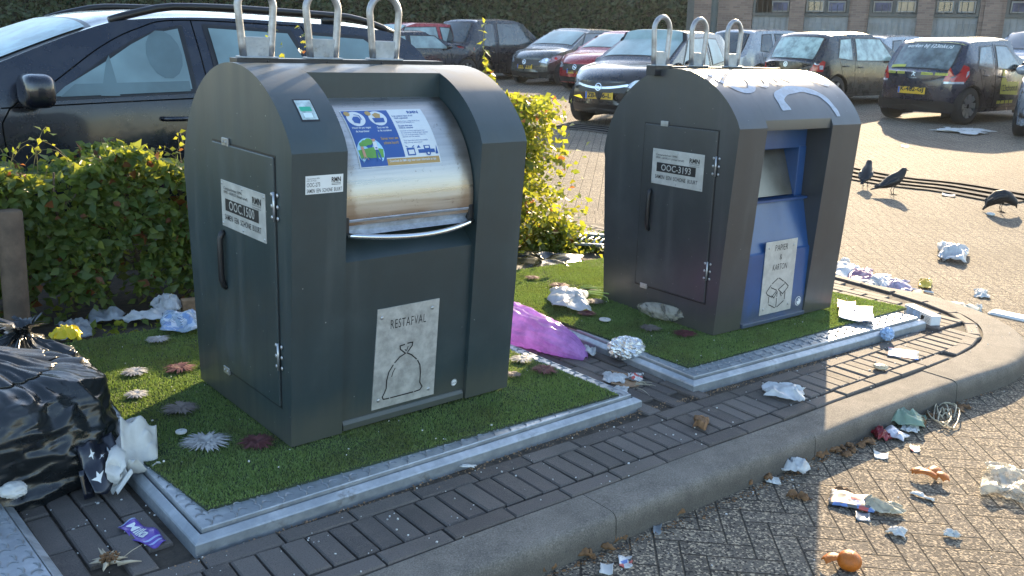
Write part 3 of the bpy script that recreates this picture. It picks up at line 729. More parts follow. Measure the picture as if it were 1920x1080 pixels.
def finish_c2():
    t = C2; x0, x1 = .1845, .6575
    def py(z):
        for (za, ya), (zb, yb) in zip([(0, .052), (.345, .052), (.575, .125), (.915, .150)], [(.345, .052), (.575, .125), (.915, .150), (1.2, .15)]):
            if z <= zb: return ya+(yb-ya)*(z-za)/(zb-za)
    b = B(); b.prism([(.052, 0), (.052, .338), (.060, .345), (.062, .350), (.115, .560), (.095, .566), (.095, .576), (.24, .580), (.24, .800), (.135, .806), (.135, .904), (.33, .904), (.33, 0)], x0, x1); b.build('blue_panel', M_BLUE, t, smooth=25)
    b = B(); b.box((x0+.004, .036, .002), (x1-.004, .054, .022)); b.build('bottom_ledge', M_BLUE, t, bevel=.003)
    for xa, xb in ((x0, x0+.050), (x1-.055, x1)):
        b = B(); b.box((xa, .128, .576), (xb, .25, .812)); b.build('opening_cheek', M_BLUE, t, bevel=.004)
    b = B(); b.prism([(.140, .585), (.215, .790), (.219, .788), (.146, .583)], x0+.051, x1-.056); fl = b.build('steel_flap', mat('flap_steel', (.26, .24, .20), .35, .9, .1, 12), t)
    # symbol plate
    px0, px1, pz0, pz1 = .318, .552, .042, .392
    def Y(z): return .052 if z < .338 else .052+(z-.338)*.06/.2
    yb = .047
    b = B(); b.box((px0, yb, pz0), (px1, yb+.0035, pz1)); sp = b.build('symbol_plate', M_PLATE, t, bevel=.001)
    f = lambda x, y: (x, yb-.0007, y)
    b = B(); cx = (px0+px1)/2
    text(b, 'PAPIER', cx, .345, .030, f, 0, w=.095, center=True, bold=-.006); text(b, '&', cx, .300, .028, f, 0, w=.016, center=True, bold=-.006); text(b, 'KARTON', cx, .252, .030, f, 0, w=.105, center=True, bold=-.006)
    S_ = lambda pts: strip(b, [(cx+px*.001, .13+pz*.001) for px, pz in pts], .0045, f)
    # open cardboard box in broken strokes
    S_([(-72, 8), (-38, -8), (-8, 18)]); S_([(8, 22), (42, -2), (76, 24)]); S_([(-84, 20), (-52, 52)]); S_([(-44, 58), (-4, 80)]); S_([(4, 80), (40, 60)]); S_([(48, 56), (80, 32)])
    S_([(-50, 40), (-6, 22)]); S_([(6, 24), (50, 46)]); S_([(0, 16), (0, -10)]); S_([(0, -18), (0, -62)]); S_([(-60, -4), (-60, -34)]); S_([(-56, -42), (-8, -64)]); S_([(60, 6), (60, -30)]); S_([(54, -38), (8, -62)]); S_([(-84, 20), (-72, 8)]); S_([(80, 32), (76, 24)]); S_([(-40, 0), (-22, -14), (-4, 10)]); S_([(22, 6), (34, -12)])
    b.build('pictogram', M_INK, sp)
    b = B()
    for x_, z_ in ((px0+.026, pz1-.03), (px1-.026, pz1-.03), (px0+.024, pz0+.028), (px1-.026, pz0+.03)): b = B(); b.ball((x_, yb, z_), .0062, 0, 5, sc=(1, .6, 1)); b.build('screw', M_ZINC, sp, smooth=True)
    b = B(); f = lambda x, y: (x, .0508, y); disc(b, .612, .072, .023, f, 0, 24); st = b.build('round_sticker', M_WHITE, t)
    f = lambda x, y: (x, .0502, y); b = B(); disc(b, .612, .072, .0195, f, 0, 22); f = lambda x, y: (x, .0496, y); disc(b, .614, .070, .015, f, 1, 16); rect(b, .603, .073, .612, .081, lambda x, y: (x, .049, y), 0); b.build('sticker_print', [M_BLUE, M_WHITE], st)
    # graffiti on the cap
    yc, zc, r = .3855, .7145, .4387
    def cap(x, s): a = PI/2+s; return (x, yc+(r+.0016)*math.cos(a), zc+(r+.0016)*math.sin(a))
    gm = mat('pale_spray_paint', (.36, .40, .47), .5, var=.2, vs_=30)
    def spray(name, pts, wd):
        b = B(); P = smooth_path(pts, .02); 
        V = []; Fc = []
        for i, p in enumerate(P):
            a = P[max(0, i-1)]; c = P[min(len(P)-1, i+1)]; tt = c-a; L = np.linalg.norm(tt) or 1; nx, ny = -tt[1]/L, tt[0]/L
            wv = (wd[0]+(wd[1]-wd[0])*i/len(P))*(1+.1*math.sin(i*.9)); 
            V += [cap(p[0]+nx*wv*k/2, p[1]+ny*wv*k/2/r) for k in (-1, 0, 1)]
        Fc = [(i*3+k, (i+1)*3+k, (i+1)*3+k+1, i*3+k+1) for i in range(len(P)-1) for k in (0, 1)]
        b.add(V, Fc); b.build(name, gm, t, smooth=True)
    spray('graffiti_stroke', [(.06, .28), (.075, .48), (.14, .62), (.21, .62), (.26, .50), (.275, .38)], (.022, .045))
    spray('graffiti_stroke', [(.26, .36), (.285, .50), (.33, .56), (.37, .50), (.385, .36)], (.020, .030)); spray('graffiti_stroke', [(.385, .34), (.42, .50), (.46, .52), (.475, .40), (.46, .3)], (.020, .028)); spray('graffiti_stroke', [(.50, .32), (.53, .40), (.565, .46)], (.012, .03))
    spray('graffiti_stroke', [(.70, .34), (.74, .46), (.80, .55), (.83, .50)], (.012, .026)); spray('graffiti_stroke', [(.36, .90), (.36, .74), (.42, .66), (.52, .61), (.60, .63), (.68, .72), (.715, .90), (.72, .99)], (.062, .028))
    spray('graffiti_stroke', [(.09, .36), (.12, .40)], (.02, .02))
finish_c2()
# ================================================================ CARS
def car_paint(name, col, rough=.22, metal=.35, dust=.09):
    t = NT(name); n = t.noise(6, 5, .7); d = t.noise(55, 4, .7)
    c = t.mix(t.ramp(n, .4, .75)*dust, col, (.16, .15, .14)); t.set(col=c, rough=t.ramp(n, .35, .7, rough, rough+.18), metal=metal, coat=.8, coatr=.08, spec=.5)
    return t.m
def glass(name, col, rough=.12, var=.25, fog=0., vs_=2.2):
    t = NT(name); n = t.noise(vs_, 4, .6); f = t.noise(90, 3, .6)
    c = t.mix(t.ramp(n, .3, .7), tuple(v*(1-var) for v in col), tuple(v*(1+var) for v in col)); t.set(col=c, rough=rough, spec=.6, coat=1. if not fog else .3, coatr=.03 if not fog else .3)
    if fog: t.bump(f, .12, .001)
    return t.m
M_TYRE = mat('tyre_rubber', (.018, .018, .019), .75, var=.2, vs_=20)
M_RIMD = mat('black_rim', (.02, .02, .022), .35, .4); M_RIMS = mat('silver_rim', (.42, .43, .44), .3, .8)
M_RED = mat('tail_light_red', (.38, .012, .012), .12, var=.2, vs_=20, coat=1.); M_CLEAR = mat('headlamp_glass', (.50, .54, .60), .08, .3, .35, 18, coat=1.)
M_YEL = mat('plate_yellow', (.66, .42, .03), .45, var=.05); M_EU = mat('plate_blue', (.03, .12, .45), .4, var=.05)
M_TRIM = mat('grille_black', (.010, .010, .011), .35, var=.2); M_SEAM = mat('panel_gap', (.004, .004, .004), 1., spec=0.)
M_UNDER = mat('underbody', (.012, .012, .012), .9)

def interp(P, x):
    xs = [p[0] for p in P]
    if x <= xs[0]: return P[0][1]
    if x >= xs[-1]: return P[-1][1]
    for i in range(len(P)-1):
        if P[i][0] <= x <= P[i+1][0]:
            x0, y0 = P[i]; x1, y1 = P[i+1]; t = (x-x0)/(x1-x0)
            m0 = (P[i+1][1]-P[i-1][1])/(P[i+1][0]-P[i-1][0]) if i > 0 else (y1-y0)/(x1-x0)
            m1 = (P[i+2][1]-y0)/(P[i+2][0]-x0) if i < len(P)-2 else (y1-y0)/(x1-x0)
            s = (y1-y0)/(x1-x0); lim = 3*abs(s)
            m0 = max(-lim, min(lim, m0)) if m0*s > 0 else 0; m1 = max(-lim, min(lim, m1)) if m1*s > 0 else 0
            h = x1-x0; return (2*t**3-3*t*t+1)*y0+(t**3-2*t*t+t)*h*m0+(-2*t**3+3*t*t)*y1+(t**3-t*t)*h*m1
class Car:
    """x runs from the rear bumper (0) to the nose (L), y to the car's left, z up"""
    def __init__(s, L, W, top, belt, sill=.20, wb=None, xr=None, bendr=.10, bendf=.20, tumble=.24, R_=.315, zroof=None):
        s.L, s.W, s.top, s.belt, s.sill = L, W/2, top, belt, sill
        s.xr = xr or .62; s.xf = s.xr+(wb or 2.5); s.br, s.bf, s.tum, s.R = bendr, bendf, tumble, R_
        s.zr = max(p[1] for p in top)
    def ztop(s, x): return interp(s.top, x)
    def hw(s, x):
        e = .84; a = min(1, x/.55); c = min(1, (s.L-x)/.75)
        return s.W*(e+(1-e)*(1-(1-a)**2.4))*(.80+.20*(1-(1-c)**2.2))
    def side(s, x, z):
        zt = s.ztop(x); bz = min(interp(s.belt, x), zt); w_ = s.hw(x)
        if z <= bz:
            u = (bz-z)/max(.01, bz-s.sill); 
            return w_*(1-.035*(1-u)**2.5*1.0-.09*max(0, u-.62)**1.2/.38**.2)
        u = (z-bz)/max(.02, s.zr-bz); return w_*(.965-s.tum*u**1.25)
    def warp(s, x, y, z):
        w_ = (y/s.W)**2; k = max(0, 1-x/.9)**1.5; q = max(0, 1-(s.L-x)/1.1)**1.5
        low = 1-.35*max(0, min(1, (.42-z)/.25))
        return (x+w_*s.br*k*2.0*1.0-w_*s.bf*q*2.0, y, z)
    def P(s, x, z, sg=1, o=0.):
        y = s.side(x, z)+o; p = s.warp(x, y, z); return (p[0], sg*p[1], p[2])
    def T(s, x, v, o=0.):         # upper surface, v in -1..1 across
        zt = s.ztop(x); ye = s.side(x, zt-.045); y = v*ye
        dz = .045*abs(v)**5+.018*v*v
        dx = 1e-2; sl = (s.ztop(x+dx)-s.ztop(x-dx))/(2*dx); n = math.hypot(1, sl)
        p = s.warp(x-o*sl/n, y, zt-dz+o/n); return p
    def R0(s, y, z, o=.0):        # rear face
        p = s.warp(0, y, z); zt = s.ztop(0); b = .03*math.sin(PI*max(0, min(1, (z-s.sill)/(zt-s.sill))))
        return (p[0]-o-b, p[1], p[2])
    def F0(s, y, z, o=.0):
        p = s.warp(s.L, y, z); zt = s.ztop(s.L); b = .05*math.sin(PI*max(0, min(1, (z-s.sill)/(zt-s.sill))))
        return (p[0]+o+b, p[1], p[2])
def build_car(name, c, label, M, mats, opts, group='cars parked in the bays'):
    """opts: windows (polygons in x, z), screen=(x0, x1), rear=(x0, x1), lights and plates"""
    body_m, glass_m = mats[0], mats[1]
    t = thing(name, label, 'car', M, group)
    b = B(); xs = list(np.linspace(0, .3, 7))+list(np.linspace(.3, c.L-.4, int((c.L-.7)/.055)))[1:]+list(np.linspace(c.L-.4, c.L, 9))[1:]
    n1, n2 = 12, 12; rows = []
    for x in xs:
        zt = c.ztop(x); ze = zt-.045; row = []
        row.append(c.warp(x, 0, c.sill)); row.append((c.P(x, c.sill)[0], c.P(x, c.sill)[1]*.9, c.sill))
        for i in range(n1+1): z = c.sill+(ze-c.sill)*i/n1; row.append(c.P(x, z))
        for i in range(1, n2+1): v = 1-i/n2; row.append(c.T(x, v) if v < .999 else c.P(x, ze))
        rows.append(row+[(p[0], -p[1], p[2]) for p in row[-2:0:-1]])
    K = len(rows[0]); V = [p for r_ in rows for p in r_]
    Fc = [(i*K+k, i*K+(k+1) % K, (i+1)*K+(k+1) % K, (i+1)*K+k) for i in range(len(rows)-1) for k in range(K)]
    # bulged end caps
    for e, f_ in ((0, -1), (len(rows)-1, 1)):
        base = e*K; cx = [V[base+k] for k in range(K)]; m = len(V)
        zc_ = sum(p[2] for p in cx)/K; xm = cx[0][0]
        ring1 = []
        for p in cx:
            q = (c.R0 if f_ < 0 else c.F0)(p[1]*.93, zc_+(p[2]-zc_)*.90); ring1.append(q)
        V += ring1; V.append((c.R0 if f_ < 0 else c.F0)(0, zc_)); 
        for k in range(K):
            a_, b_ = base+k, base+(k+1) % K; c_, d_ = m+k, m+(k+1) % K
            Fc.append((a_, c_, d_, b_) if f_ < 0 else (a_, b_, d_, c_)); Fc.append((c_, m+K, d_) if f_ < 0 else (c_, d_, m+K))
    b.add(V, Fc)
    body = b.build('body', body_m, t, smooth=35)
    # wheel arches cut by boolean and baked
    cut = B()
    for x in (c.xr, c.xf):
        for sg in (1, -1):
            ya, yb = sorted((sg*(c.W-.30), sg*(c.W+.2))); Mx = Matrix(((1, 0, 0, x), (0, 0, 1, 0), (0, 1, 0, c.R-.01), (0, 0, 0, 1)))
            n = 28; Vc = [(math.cos(2*PI*i/n)*(c.R+.055)+x, yy, c.R-.005+math.sin(2*PI*i/n)*(c.R+.055)) for yy in (ya, yb) for i in range(n)]
            cut.add(Vc, [tuple(range(n)), tuple(range(n, 2*n))[::-1]]+[(i, n+i, n+(i+1) % n, (i+1) % n) for i in range(n)])
    co = cut.build('arch_cutter', M_UNDER); md = body.modifiers.new('b', 'BOOLEAN'); md.object = co; md.operation = 'DIFFERENCE'; md.solver = 'EXACT'; co.data.materials.clear(); co.data.materials.append(body_m)
    dg = bpy.context.evaluated_depsgraph_get(); dg.update(); M0 = body.matrix_world.copy()
    bme = body.data
    # evaluate in place with the cutter brought into the body's frame
    co.parent = t; bpy.context.view_layer.update(); dg = bpy.context.evaluated_depsgraph_get()
    nm = bpy.data.meshes.new_from_object(body.evaluated_get(dg)); body.modifiers.clear(); body.data = nm; bpy.data.meshes.remove(bme); bpy.data.objects.remove(co)
    nm.set_sharp_from_angle(angle=math.radians(35))
    for x in (c.xr, c.xf):
        n = 20
        for sg in (1, -1):
            b = B()
            Vc = [(x+math.cos(PI*i/n)*(c.R+.05), sg*(c.W-yy), c.R+math.sin(PI*i/n)*(c.R+.05)) for yy in (.045, .32) for i in range(n+1)]
            b.add(Vc, [(i, i+1, n+2+i, n+1+i) for i in range(n)]); b.add([(x-c.R-.05, sg*(c.W-.31), .1), (x+c.R+.05, sg*(c.W-.31), .1), (x+c.R+.05, sg*(c.W-.31), c.R*2+.05), (x-c.R-.05, sg*(c.W-.31), c.R*2+.05)], [(0, 1, 2, 3)])
            b.build('wheel_arch', M_UNDER, t)
    # wheels
    wheel0 = None
    for x in (c.xr, c.xf):
        for sg in (1, -1):
            Mw = T(x, sg*(c.W-.125), c.R) @ (RX(-PI/2) if sg > 0 else RX(PI/2))
            if wheel0 is None:
                R_ = c.R; b = B(); b.lathe([(R_*.66, -.09), (R_*.9, -.10), (R_*.985, -.08), (R_, -.04), (R_, .04), (R_*.985, .08), (R_*.9, .10), (R_*.66, .088)], 36); wheel0 = b.build('wheel', M_TYRE, t, Mw, smooth=50)
                b = B(); b.lathe([(0, .062), (R_*.14, .066), (R_*.18, .04), (R_*.6, .045), (R_*.665, .088), (R_*.68, .092)], 36, 0)
                ns = opts.get('spokes', 8)
                for k in range(ns):
                    a = 2*PI*k/ns; ww = opts.get('sw', .028); b.add([(R_*.12, -ww*.6, .068), (R_*.64, -ww, .084), (R_*.64, ww, .084), (R_*.12, ww*.6, .068), (R_*.12, -ww*.6, .045), (R_*.64, -ww, .05), (R_*.64, ww, .05), (R_*.12, ww*.6, .045)], [(0, 1, 2, 3), (0, 4, 5, 1), (3, 2, 6, 7), (1, 5, 6, 2)], 1, RZ(a))
                b.build('rim', [M_TRIM, mats[2]], wheel0)
            else:
                w2 = wheel0.copy(); COL.objects.link(w2); w2.parent = t; w2.matrix_local = Mw
                for ch in wheel0.children: c2_ = ch.copy(); COL.objects.link(c2_); c2_.parent = w2
    # glazing
    o = .006
    for sg in (1, -1):
        for poly in opts.get('windows', ()):
            b = B(); N = len(poly); cx, cz = sum(p[0] for p in poly)/N, sum(p[1] for p in poly)/N
            def fill(poly, off, m):
                dense = []
                for i in range(N):
                    p, q = poly[i], poly[(i+1) % N]; k = max(1, int(math.hypot(p[0]-q[0], p[1]-q[1])/.06))
                    dense += [(p[0]+(q[0]-p[0])*j/k, p[1]+(q[1]-p[1])*j/k) for j in range(k)]
                n = len(dense); rings = 4; V = []
                for r_ in range(rings+1):
                    s_ = 1-r_/rings
                    for p in dense: V.append(c.P(cx+(p[0]-cx)*s_, cz+(p[1]-cz)*s_, sg, off))
                Fq = [(r_*n+i, r_*n+(i+1) % n, (r_+1)*n+(i+1) % n, (r_+1)*n+i) for r_ in range(rings) for i in range(n)]
                b.add(V, Fq if sg > 0 else [q[::-1] for q in Fq], m)
            fill(poly, o*.6, 1)
            sh = [(cx+(p[0]-cx)*(1-.03/max(.12, abs(p[0]-cx))), cz+(p[1]-cz)*(1-.022/max(.08, abs(p[1]-cz)))) for p in poly]
            fill(sh, o*1.4, 0)
            b.build('side_window', [glass_m, M_TRIM], t, smooth=True)
    def upper(nm_, x0, x1, v0, mg, m=.03):
        b = B(); b.grid(lambda u, v: c.T(x0+(x1-x0)*v, (u*2-1)*(v0 if isinstance(v0, float) else v0[0]+(v0[1]-v0[0])*v), o*.6), 14, 10, 1)
        vv = lambda v: (v0 if isinstance(v0, float) else v0[0]+(v0[1]-v0[0])*v)-.04
        b.grid(lambda u, v: c.T(x0+m+(x1-x0-2*m)*v, (u*2-1)*vv(v), o*1.5), 14, 10, 0); return b.build(nm_, [mg, M_TRIM], t, smooth=True)
    if 'screen' in opts: ws = upper('windscreen', *opts['screen'], opts.get('sv', (.93, .90)), mats[3] if len(mats) > 3 else glass_m)
    if 'rear' in opts: upper('rear_window', *opts['rear'], opts.get('rv', (.80, .86)), mats[4] if len(mats) > 4 else glass_m, .015)
    # seams: doors and belt
    for line in opts.get('seams', ()):
        for sg in (1, -1):
            b = B(); P_ = smooth_path(line, .05); b.tube([c.P(p[0], p[1], sg, .001) for p in P_], .0035, 4); b.build('panel_seam', M_SEAM, t)
    for sg in (1, -1):
        for hx, hz in opts.get('handles', ()):
            b = B(); p = [c.P(hx+dx, hz, sg, off) for dx, off in ((-.09, 0), (-.07, .03), (0, .038), (.07, .03), (.09, 0))]; b.tube(p, .013, 6); b.build('door_handle', body_m, t, smooth=True)
        if opts.get('mirror'):
            mx, mz = opts['mirror']; p = c.P(mx, mz, sg); b = B(); b.ball((p[0], p[1]+sg*.115, p[2]+.05), .1, 0, 8, sc=(.62, 1.05, .78)); b.tube([(p[0]+.02, p[1]-sg*.02, p[2]-.02), (p[0], p[1]+sg*.06, p[2]+.01)], .025, 6)
            b.build('wing_mirror', body_m, t, smooth=True)
    return t
def quad_patch(b, fn, poly, m=0, rings=3):
    """fill polygon in sheet units, mapped on a curved surface"""
    N = len(poly); cx, cz = sum(p[0] for p in poly)/N, sum(p[1] for p in poly)/N; dense = []
    for i in range(N):
        p, q = poly[i], poly[(i+1) % N]; k = max(1, int(math.hypot(p[0]-q[0], p[1]-q[1])/.05)); dense += [(p[0]+(q[0]-p[0])*j/k, p[1]+(q[1]-p[1])*j/k) for j in range(k)]
    n = len(dense); V = [fn(cx+(p[0]-cx)*(1-r_/rings), cz+(p[1]-cz)*(1-r_/rings)) for r_ in range(rings+1) for p in dense]
    b.add(V, [(r_*n+i, r_*n+(i+1) % n, (r_+1)*n+(i+1) % n, (r_+1)*n+i) for r_ in range(rings) for i in range(n)], m)
def wrap_rear(c, o=.006):
    """sheet coordinate s runs across the rear and round the corner: |s| < edge on the rear face, beyond it along the side"""
    e = c.hw(0)
    def f(s, z):
        if abs(s) <= e*.93: return c.R0(s, z, o)
        x = (abs(s)-e*.93); sg = 1 if s > 0 else -1; p = c.P(max(0.0, x-.02), min(z, c.ztop(max(0, x-.02))-.05), sg, o); return (p[0]-(.0 if x > .05 else o), p[1], p[2])
    return f
def wrap_front(c, o=.006):
    e = c.hw(c.L)
    def f(s, z):
        if abs(s) <= e*.93: return c.F0(s, z, o)
        x = (abs(s)-e*.93); sg = 1 if s > 0 else -1; xx = c.L-max(0., x-.02); p = c.P(xx, min(z, c.ztop(xx)-.03), sg, o); return p
    return f
def number_plate(t, fn, cy, cz, txt, sgn=1):
    w_, h_ = .52, .115; g = lambda o: (lambda x, y: fn(sgn*(cy+x-w_/2), cz+y-h_/2, o))
    b = B(); f = g(.012); V = [f(0, 0), f(w_, 0), f(w_, h_), f(0, h_)]; g0 = g(.0); V += [g0(0, 0), g0(w_, 0), g0(w_, h_), g0(0, h_)]
    b.add(V, [(0, 1, 2, 3), (0, 4, 5, 1), (1, 5, 6, 2), (2, 6, 7, 3), (3, 7, 4, 0)]); p = b.build('number_plate', M_YEL, t)
    b = B(); f = g(.0135); rect(b, .004, .004, .042, h_-.004, f, 1); text(b, txt, .055, .022, .072, f, 0, w=.44, bold=.03); b.build('lettering', [M_INK, M_EU], p)
def flat_ell(t, nm_, fn, cx, cz, rx, rz, m):
    b = B(); V = [fn(cx, cz)]+[fn(cx+rx*math.cos(2*PI*i/20), cz+rz*math.sin(2*PI*i/20)) for i in range(20)]; b.add(V, [(0, 1+i, 1+(i+1) % 20) for i in range(20)]); return b.build(nm_, m, t)

def place(px, py, dep_hint, heading, anchor):
    """world matrix putting the car's local point `anchor` (x, y on the ground) at the street point seen at pixel; heading in degrees from +Y towards +X"""
    P_ = att(px, py) if dep_hint is None else None
    if P_ is None:
        q = atd(px, py, dep_hint); P_ = np.array([q[0], q[1], float(street_z(q[0], q[1]))])
    a = PI/2-math.radians(heading); ca, sa = math.cos(a), math.sin(a)
    ox, oy = P_[0]-(ca*anchor[0]-sa*anchor[1]), P_[1]-(sa*anchor[0]+ca*anchor[1])
    return T(ox, oy, float(street_z(P_[0], P_[1]))) @ RZ(a)

GL_DEW = glass('misted_glass', (.22, .30, .31), .28, .3, 1, 3); GL_LIT = glass('sky_bright_glass', (.30, .40, .37), .2, .45, 0, 5); GL_DARK = glass('dark_glass', (.035, .045, .048), .08, .4, 0, 3); GL_SCR = glass('dewy_windscreen', (.24, .34, .33), .3, .25, 1, 2)
BLACKP = car_paint('black_car_paint', (.012, .012, .014)); BLUEP = car_paint('dark_blue_car_paint', (.008, .011, .021)); GREYP = car_paint('dark_grey_car_paint', (.075, .080, .076)); REDP = car_paint('red_car_paint', (.30, .012, .018), dust=.03); SILP = car_paint('silver_car_paint', (.35, .36, .38)); NAVYP = car_paint('navy_car_paint', (.010, .013, .030), dust=.15); PALE = car_paint('pale_blue_car_paint', (.24, .28, .33))

# ---- small rear-quarter car with yellow advertising
def hatch_profile(L, H, deckr, hood, hx0, rx0=.45, rx1=1.25, wx=None):
    wx = wx or L-1.55
    return [(0, deckr), (.06, deckr+.03), (rx0, H-.09), (rx0+.25, H-.02), (1.9, H), (wx-.45, H-.035), (wx-.25, H-.10), (wx+.45, hood+.06), (wx+.55, hood), (L-.35, hood-.09), (L-.08, hood-.20), (L, hood-.27)]
def small_hatch(name, label, M, body, L=3.47, W=1.62, H=1.46, rim=M_RIMS, gl=GL_LIT, wg=None, rg=None, spokes=8, sw=.032, group='cars parked in the bays', doors5=True, hood=.98, deckr=.88, wb=2.34):
    c = Car(L, W, hatch_profile(L, H, deckr, hood, 0), [(0, .90), (.6, .93), (L-1.5, .86), (L, .75)], wb=wb, xr=.55 if L < 3.6 else .68)
    wx = L-1.55; zb = .93
    win = [[(.62, .98), (1.16, .93), (1.20, H-.12), (.80, H-.14)], [(1.26, .925), (wx+.20, .90), (wx-.20, H-.13), (1.30, H-.115)]]
    t = build_car(name, c, label, M, [body, gl, rim, wg or GL_SCR, rg or gl],
        dict(windows=win, screen=(wx-.33, wx+.42), rear=(.075, .44), spokes=spokes, sw=sw, seams=[[(1.22, .28), (1.24, .6), (1.23, .92), (1.25, H-.10)], [(wx+.22, .30), (wx+.24, .6), (wx+.24, .88)], [(.95, .45), (.80, .72), (.70, .95)], [(.3, .30), (1., .27), (wx+.3, .27)]], handles=[(1.42, .80), (.86+.05, .83)] if doors5 else [(1.42, .80)], mirror=(wx+.12, .93)), group)
    return t, c
PEU_M = place(1802, 233, None, 97, (.55, -.68))
PEU, pc = small_hatch('small_hatchback', 'navy small hatchback with yellow advertising stickers and a lit yellow roof', PEU_M, NAVYP, gl=glass('tinted_glass', (.10, .13, .13), .12, .6, 0, 4), sw=.05)
def detail_peugeot():
    t, c = PEU, pc; f = wrap_rear(c); fo = lambda s, z, o: c.R0(s, z, o)
    ym = mat('yellow_sticker', (.42, .42, .05), .4, var=.08)
    number_plate(t, lambda s, z, o: c.R0(-s, z, o), 0.0, .56, 'K-482-GJ')
    for sg in (1, -1):
        b = B(); quad_patch(b, f, [(sg*.52, .74), (sg*.86, .72), (sg*.98, .84), (sg*.97, .98), (sg*.84, 1.02), (sg*.60, .98)] if sg > 0 else [(sg*.60, .98), (sg*.84, 1.02), (sg*.97, .98), (sg*.98, .84), (sg*.86, .72), (sg*.52, .74)]); tl = b.build('tail_light', M_RED, t, smooth=True)
        b = B(); f2 = wrap_rear(c, .010); quad_patch(b, f2, [(sg*.54, .70), (sg*.84, .70), (sg*.84, .735), (sg*.54, .735)]); quad_patch(b, f2, [(sg*.88, .80), (sg*.95, .86), (sg*.96, .92), (sg*.90, .90)]); b.build('reflector', M_CLEAR, tl)
    b = B(); quad_patch(b, lambda s, z: fo(s, z, .004), [(-.72, .22), (.72, .22), (.74, .36), (.62, .40), (-.62, .40), (-.74, .36)]); b.build('bumper_skirt', M_TRIM, t, smooth=True)
    b = B()
    for y0_, y1_ in ((.55, .38), (.34, .18), (-.14, -.34), (-.38, -.58)):
        quad_patch(b, lambda s, z: fo(s, z, .009), [(y0_, .835), (y1_, .835), (y1_, .875), (y0_, .88)])
    b.build('yellow_sticker', ym, t)
    b = B(); text(b, '123inkt.nl', 0, 0, .028, lambda x, y: fo(.545-x, .845+y, .0105), 0, w=.15); text(b, '123led.nl', 0, 0, .028, lambda x, y: fo(.335-x, .845+y, .0105), 0, w=.14); text(b, '123accu.nl', 0, 0, .028, lambda x, y: fo(-.15-x, .845+y, .0105), 0, w=.18); text(b, '123lamp', 0, 0, .028, lambda x, y: fo(-.39-x, .845+y, .0105), 0, w=.17); b.build('sticker_lettering', M_INK, t)
    # emblem: a small silver lion-like figure on the hatch
    b = B(); fe = lambda x, y: fo(-x, .855+y, .011)
    for st in ([(-.03, -.045), (-.005, -.01), (.0, .03)], [(.0, .03), (-.035, .02)], [(.005, .03), (.03, .045)], [(.0, .0), (.035, .01)], [(.0, -.01), (.03, -.045)], [(.0, .03), (.005, .055)]): strip(b, st, .013, fe)
    text(b, 'PEUGEOT', -.075, -.085, .016, fe, 0, w=.15); b.build('emblem', M_CHROME, t)
    # writing along the top of the rear window
    def rw(x, y, o=.014):       # x across from the left seen from behind, y along the slope downwards
        v = -(x)/.62; xx = .36-y; p = c.T(xx, v, o); return p
    b = B(); text(b, 'werken bij 123inkt.nl', -.40, 0, .055, lambda x, y: rw(x, -y+.02), 0, w=.80, shear=.25, bold=.01); b.build('window_lettering', M_WHITE, t)
    b = B(); quad_patch(b, lambda x, y: rw(x, y, .015), [(-.50, .27), (-.22, .27), (-.22, .235), (-.50, .232)][::-1]); b.build('window_sticker', ym, t)
    # roof edge in yellow
    b = B(); b.grid(lambda u, v: c.T(.46+v*1.35, u*2-1, .004), 12, 10); b.build('roof_wrap', mat('yellow_roof_wrap', (.45, .44, .06), .25, var=.08, coat=.8), t, smooth=True)
    # thumbs-up sticker on the door
    fs = lambda o: (lambda x, z: c.P(x, z, -1, o))
    b = B(); quad_patch(b, fs(.008), [(1.42, .50), (2.00, .47), (2.02, .70), (1.42, .72)]); quad_patch(b, fs(.008), [(1.42, .70), (1.62, .72), (1.54, .80), (1.52, .93), (1.46, .93), (1.44, .80)]); st = b.build('thumb_sticker', ym, t)
    b = B(); text(b, '123schoon.nl', 1.45, .545, .115, fs(.0105), 0, w=.54, bold=.02); b.build('sticker_lettering', M_INK, st)
    b = B()
    for x_ in (1.36, 1.50, 1.64, 1.78): quad_patch(b, fs(.008), [(x_, .33), (x_+.11, .33), (x_+.11, .385), (x_, .385)])
    b.build('yellow_sticker', ym, t)
detail_peugeot()

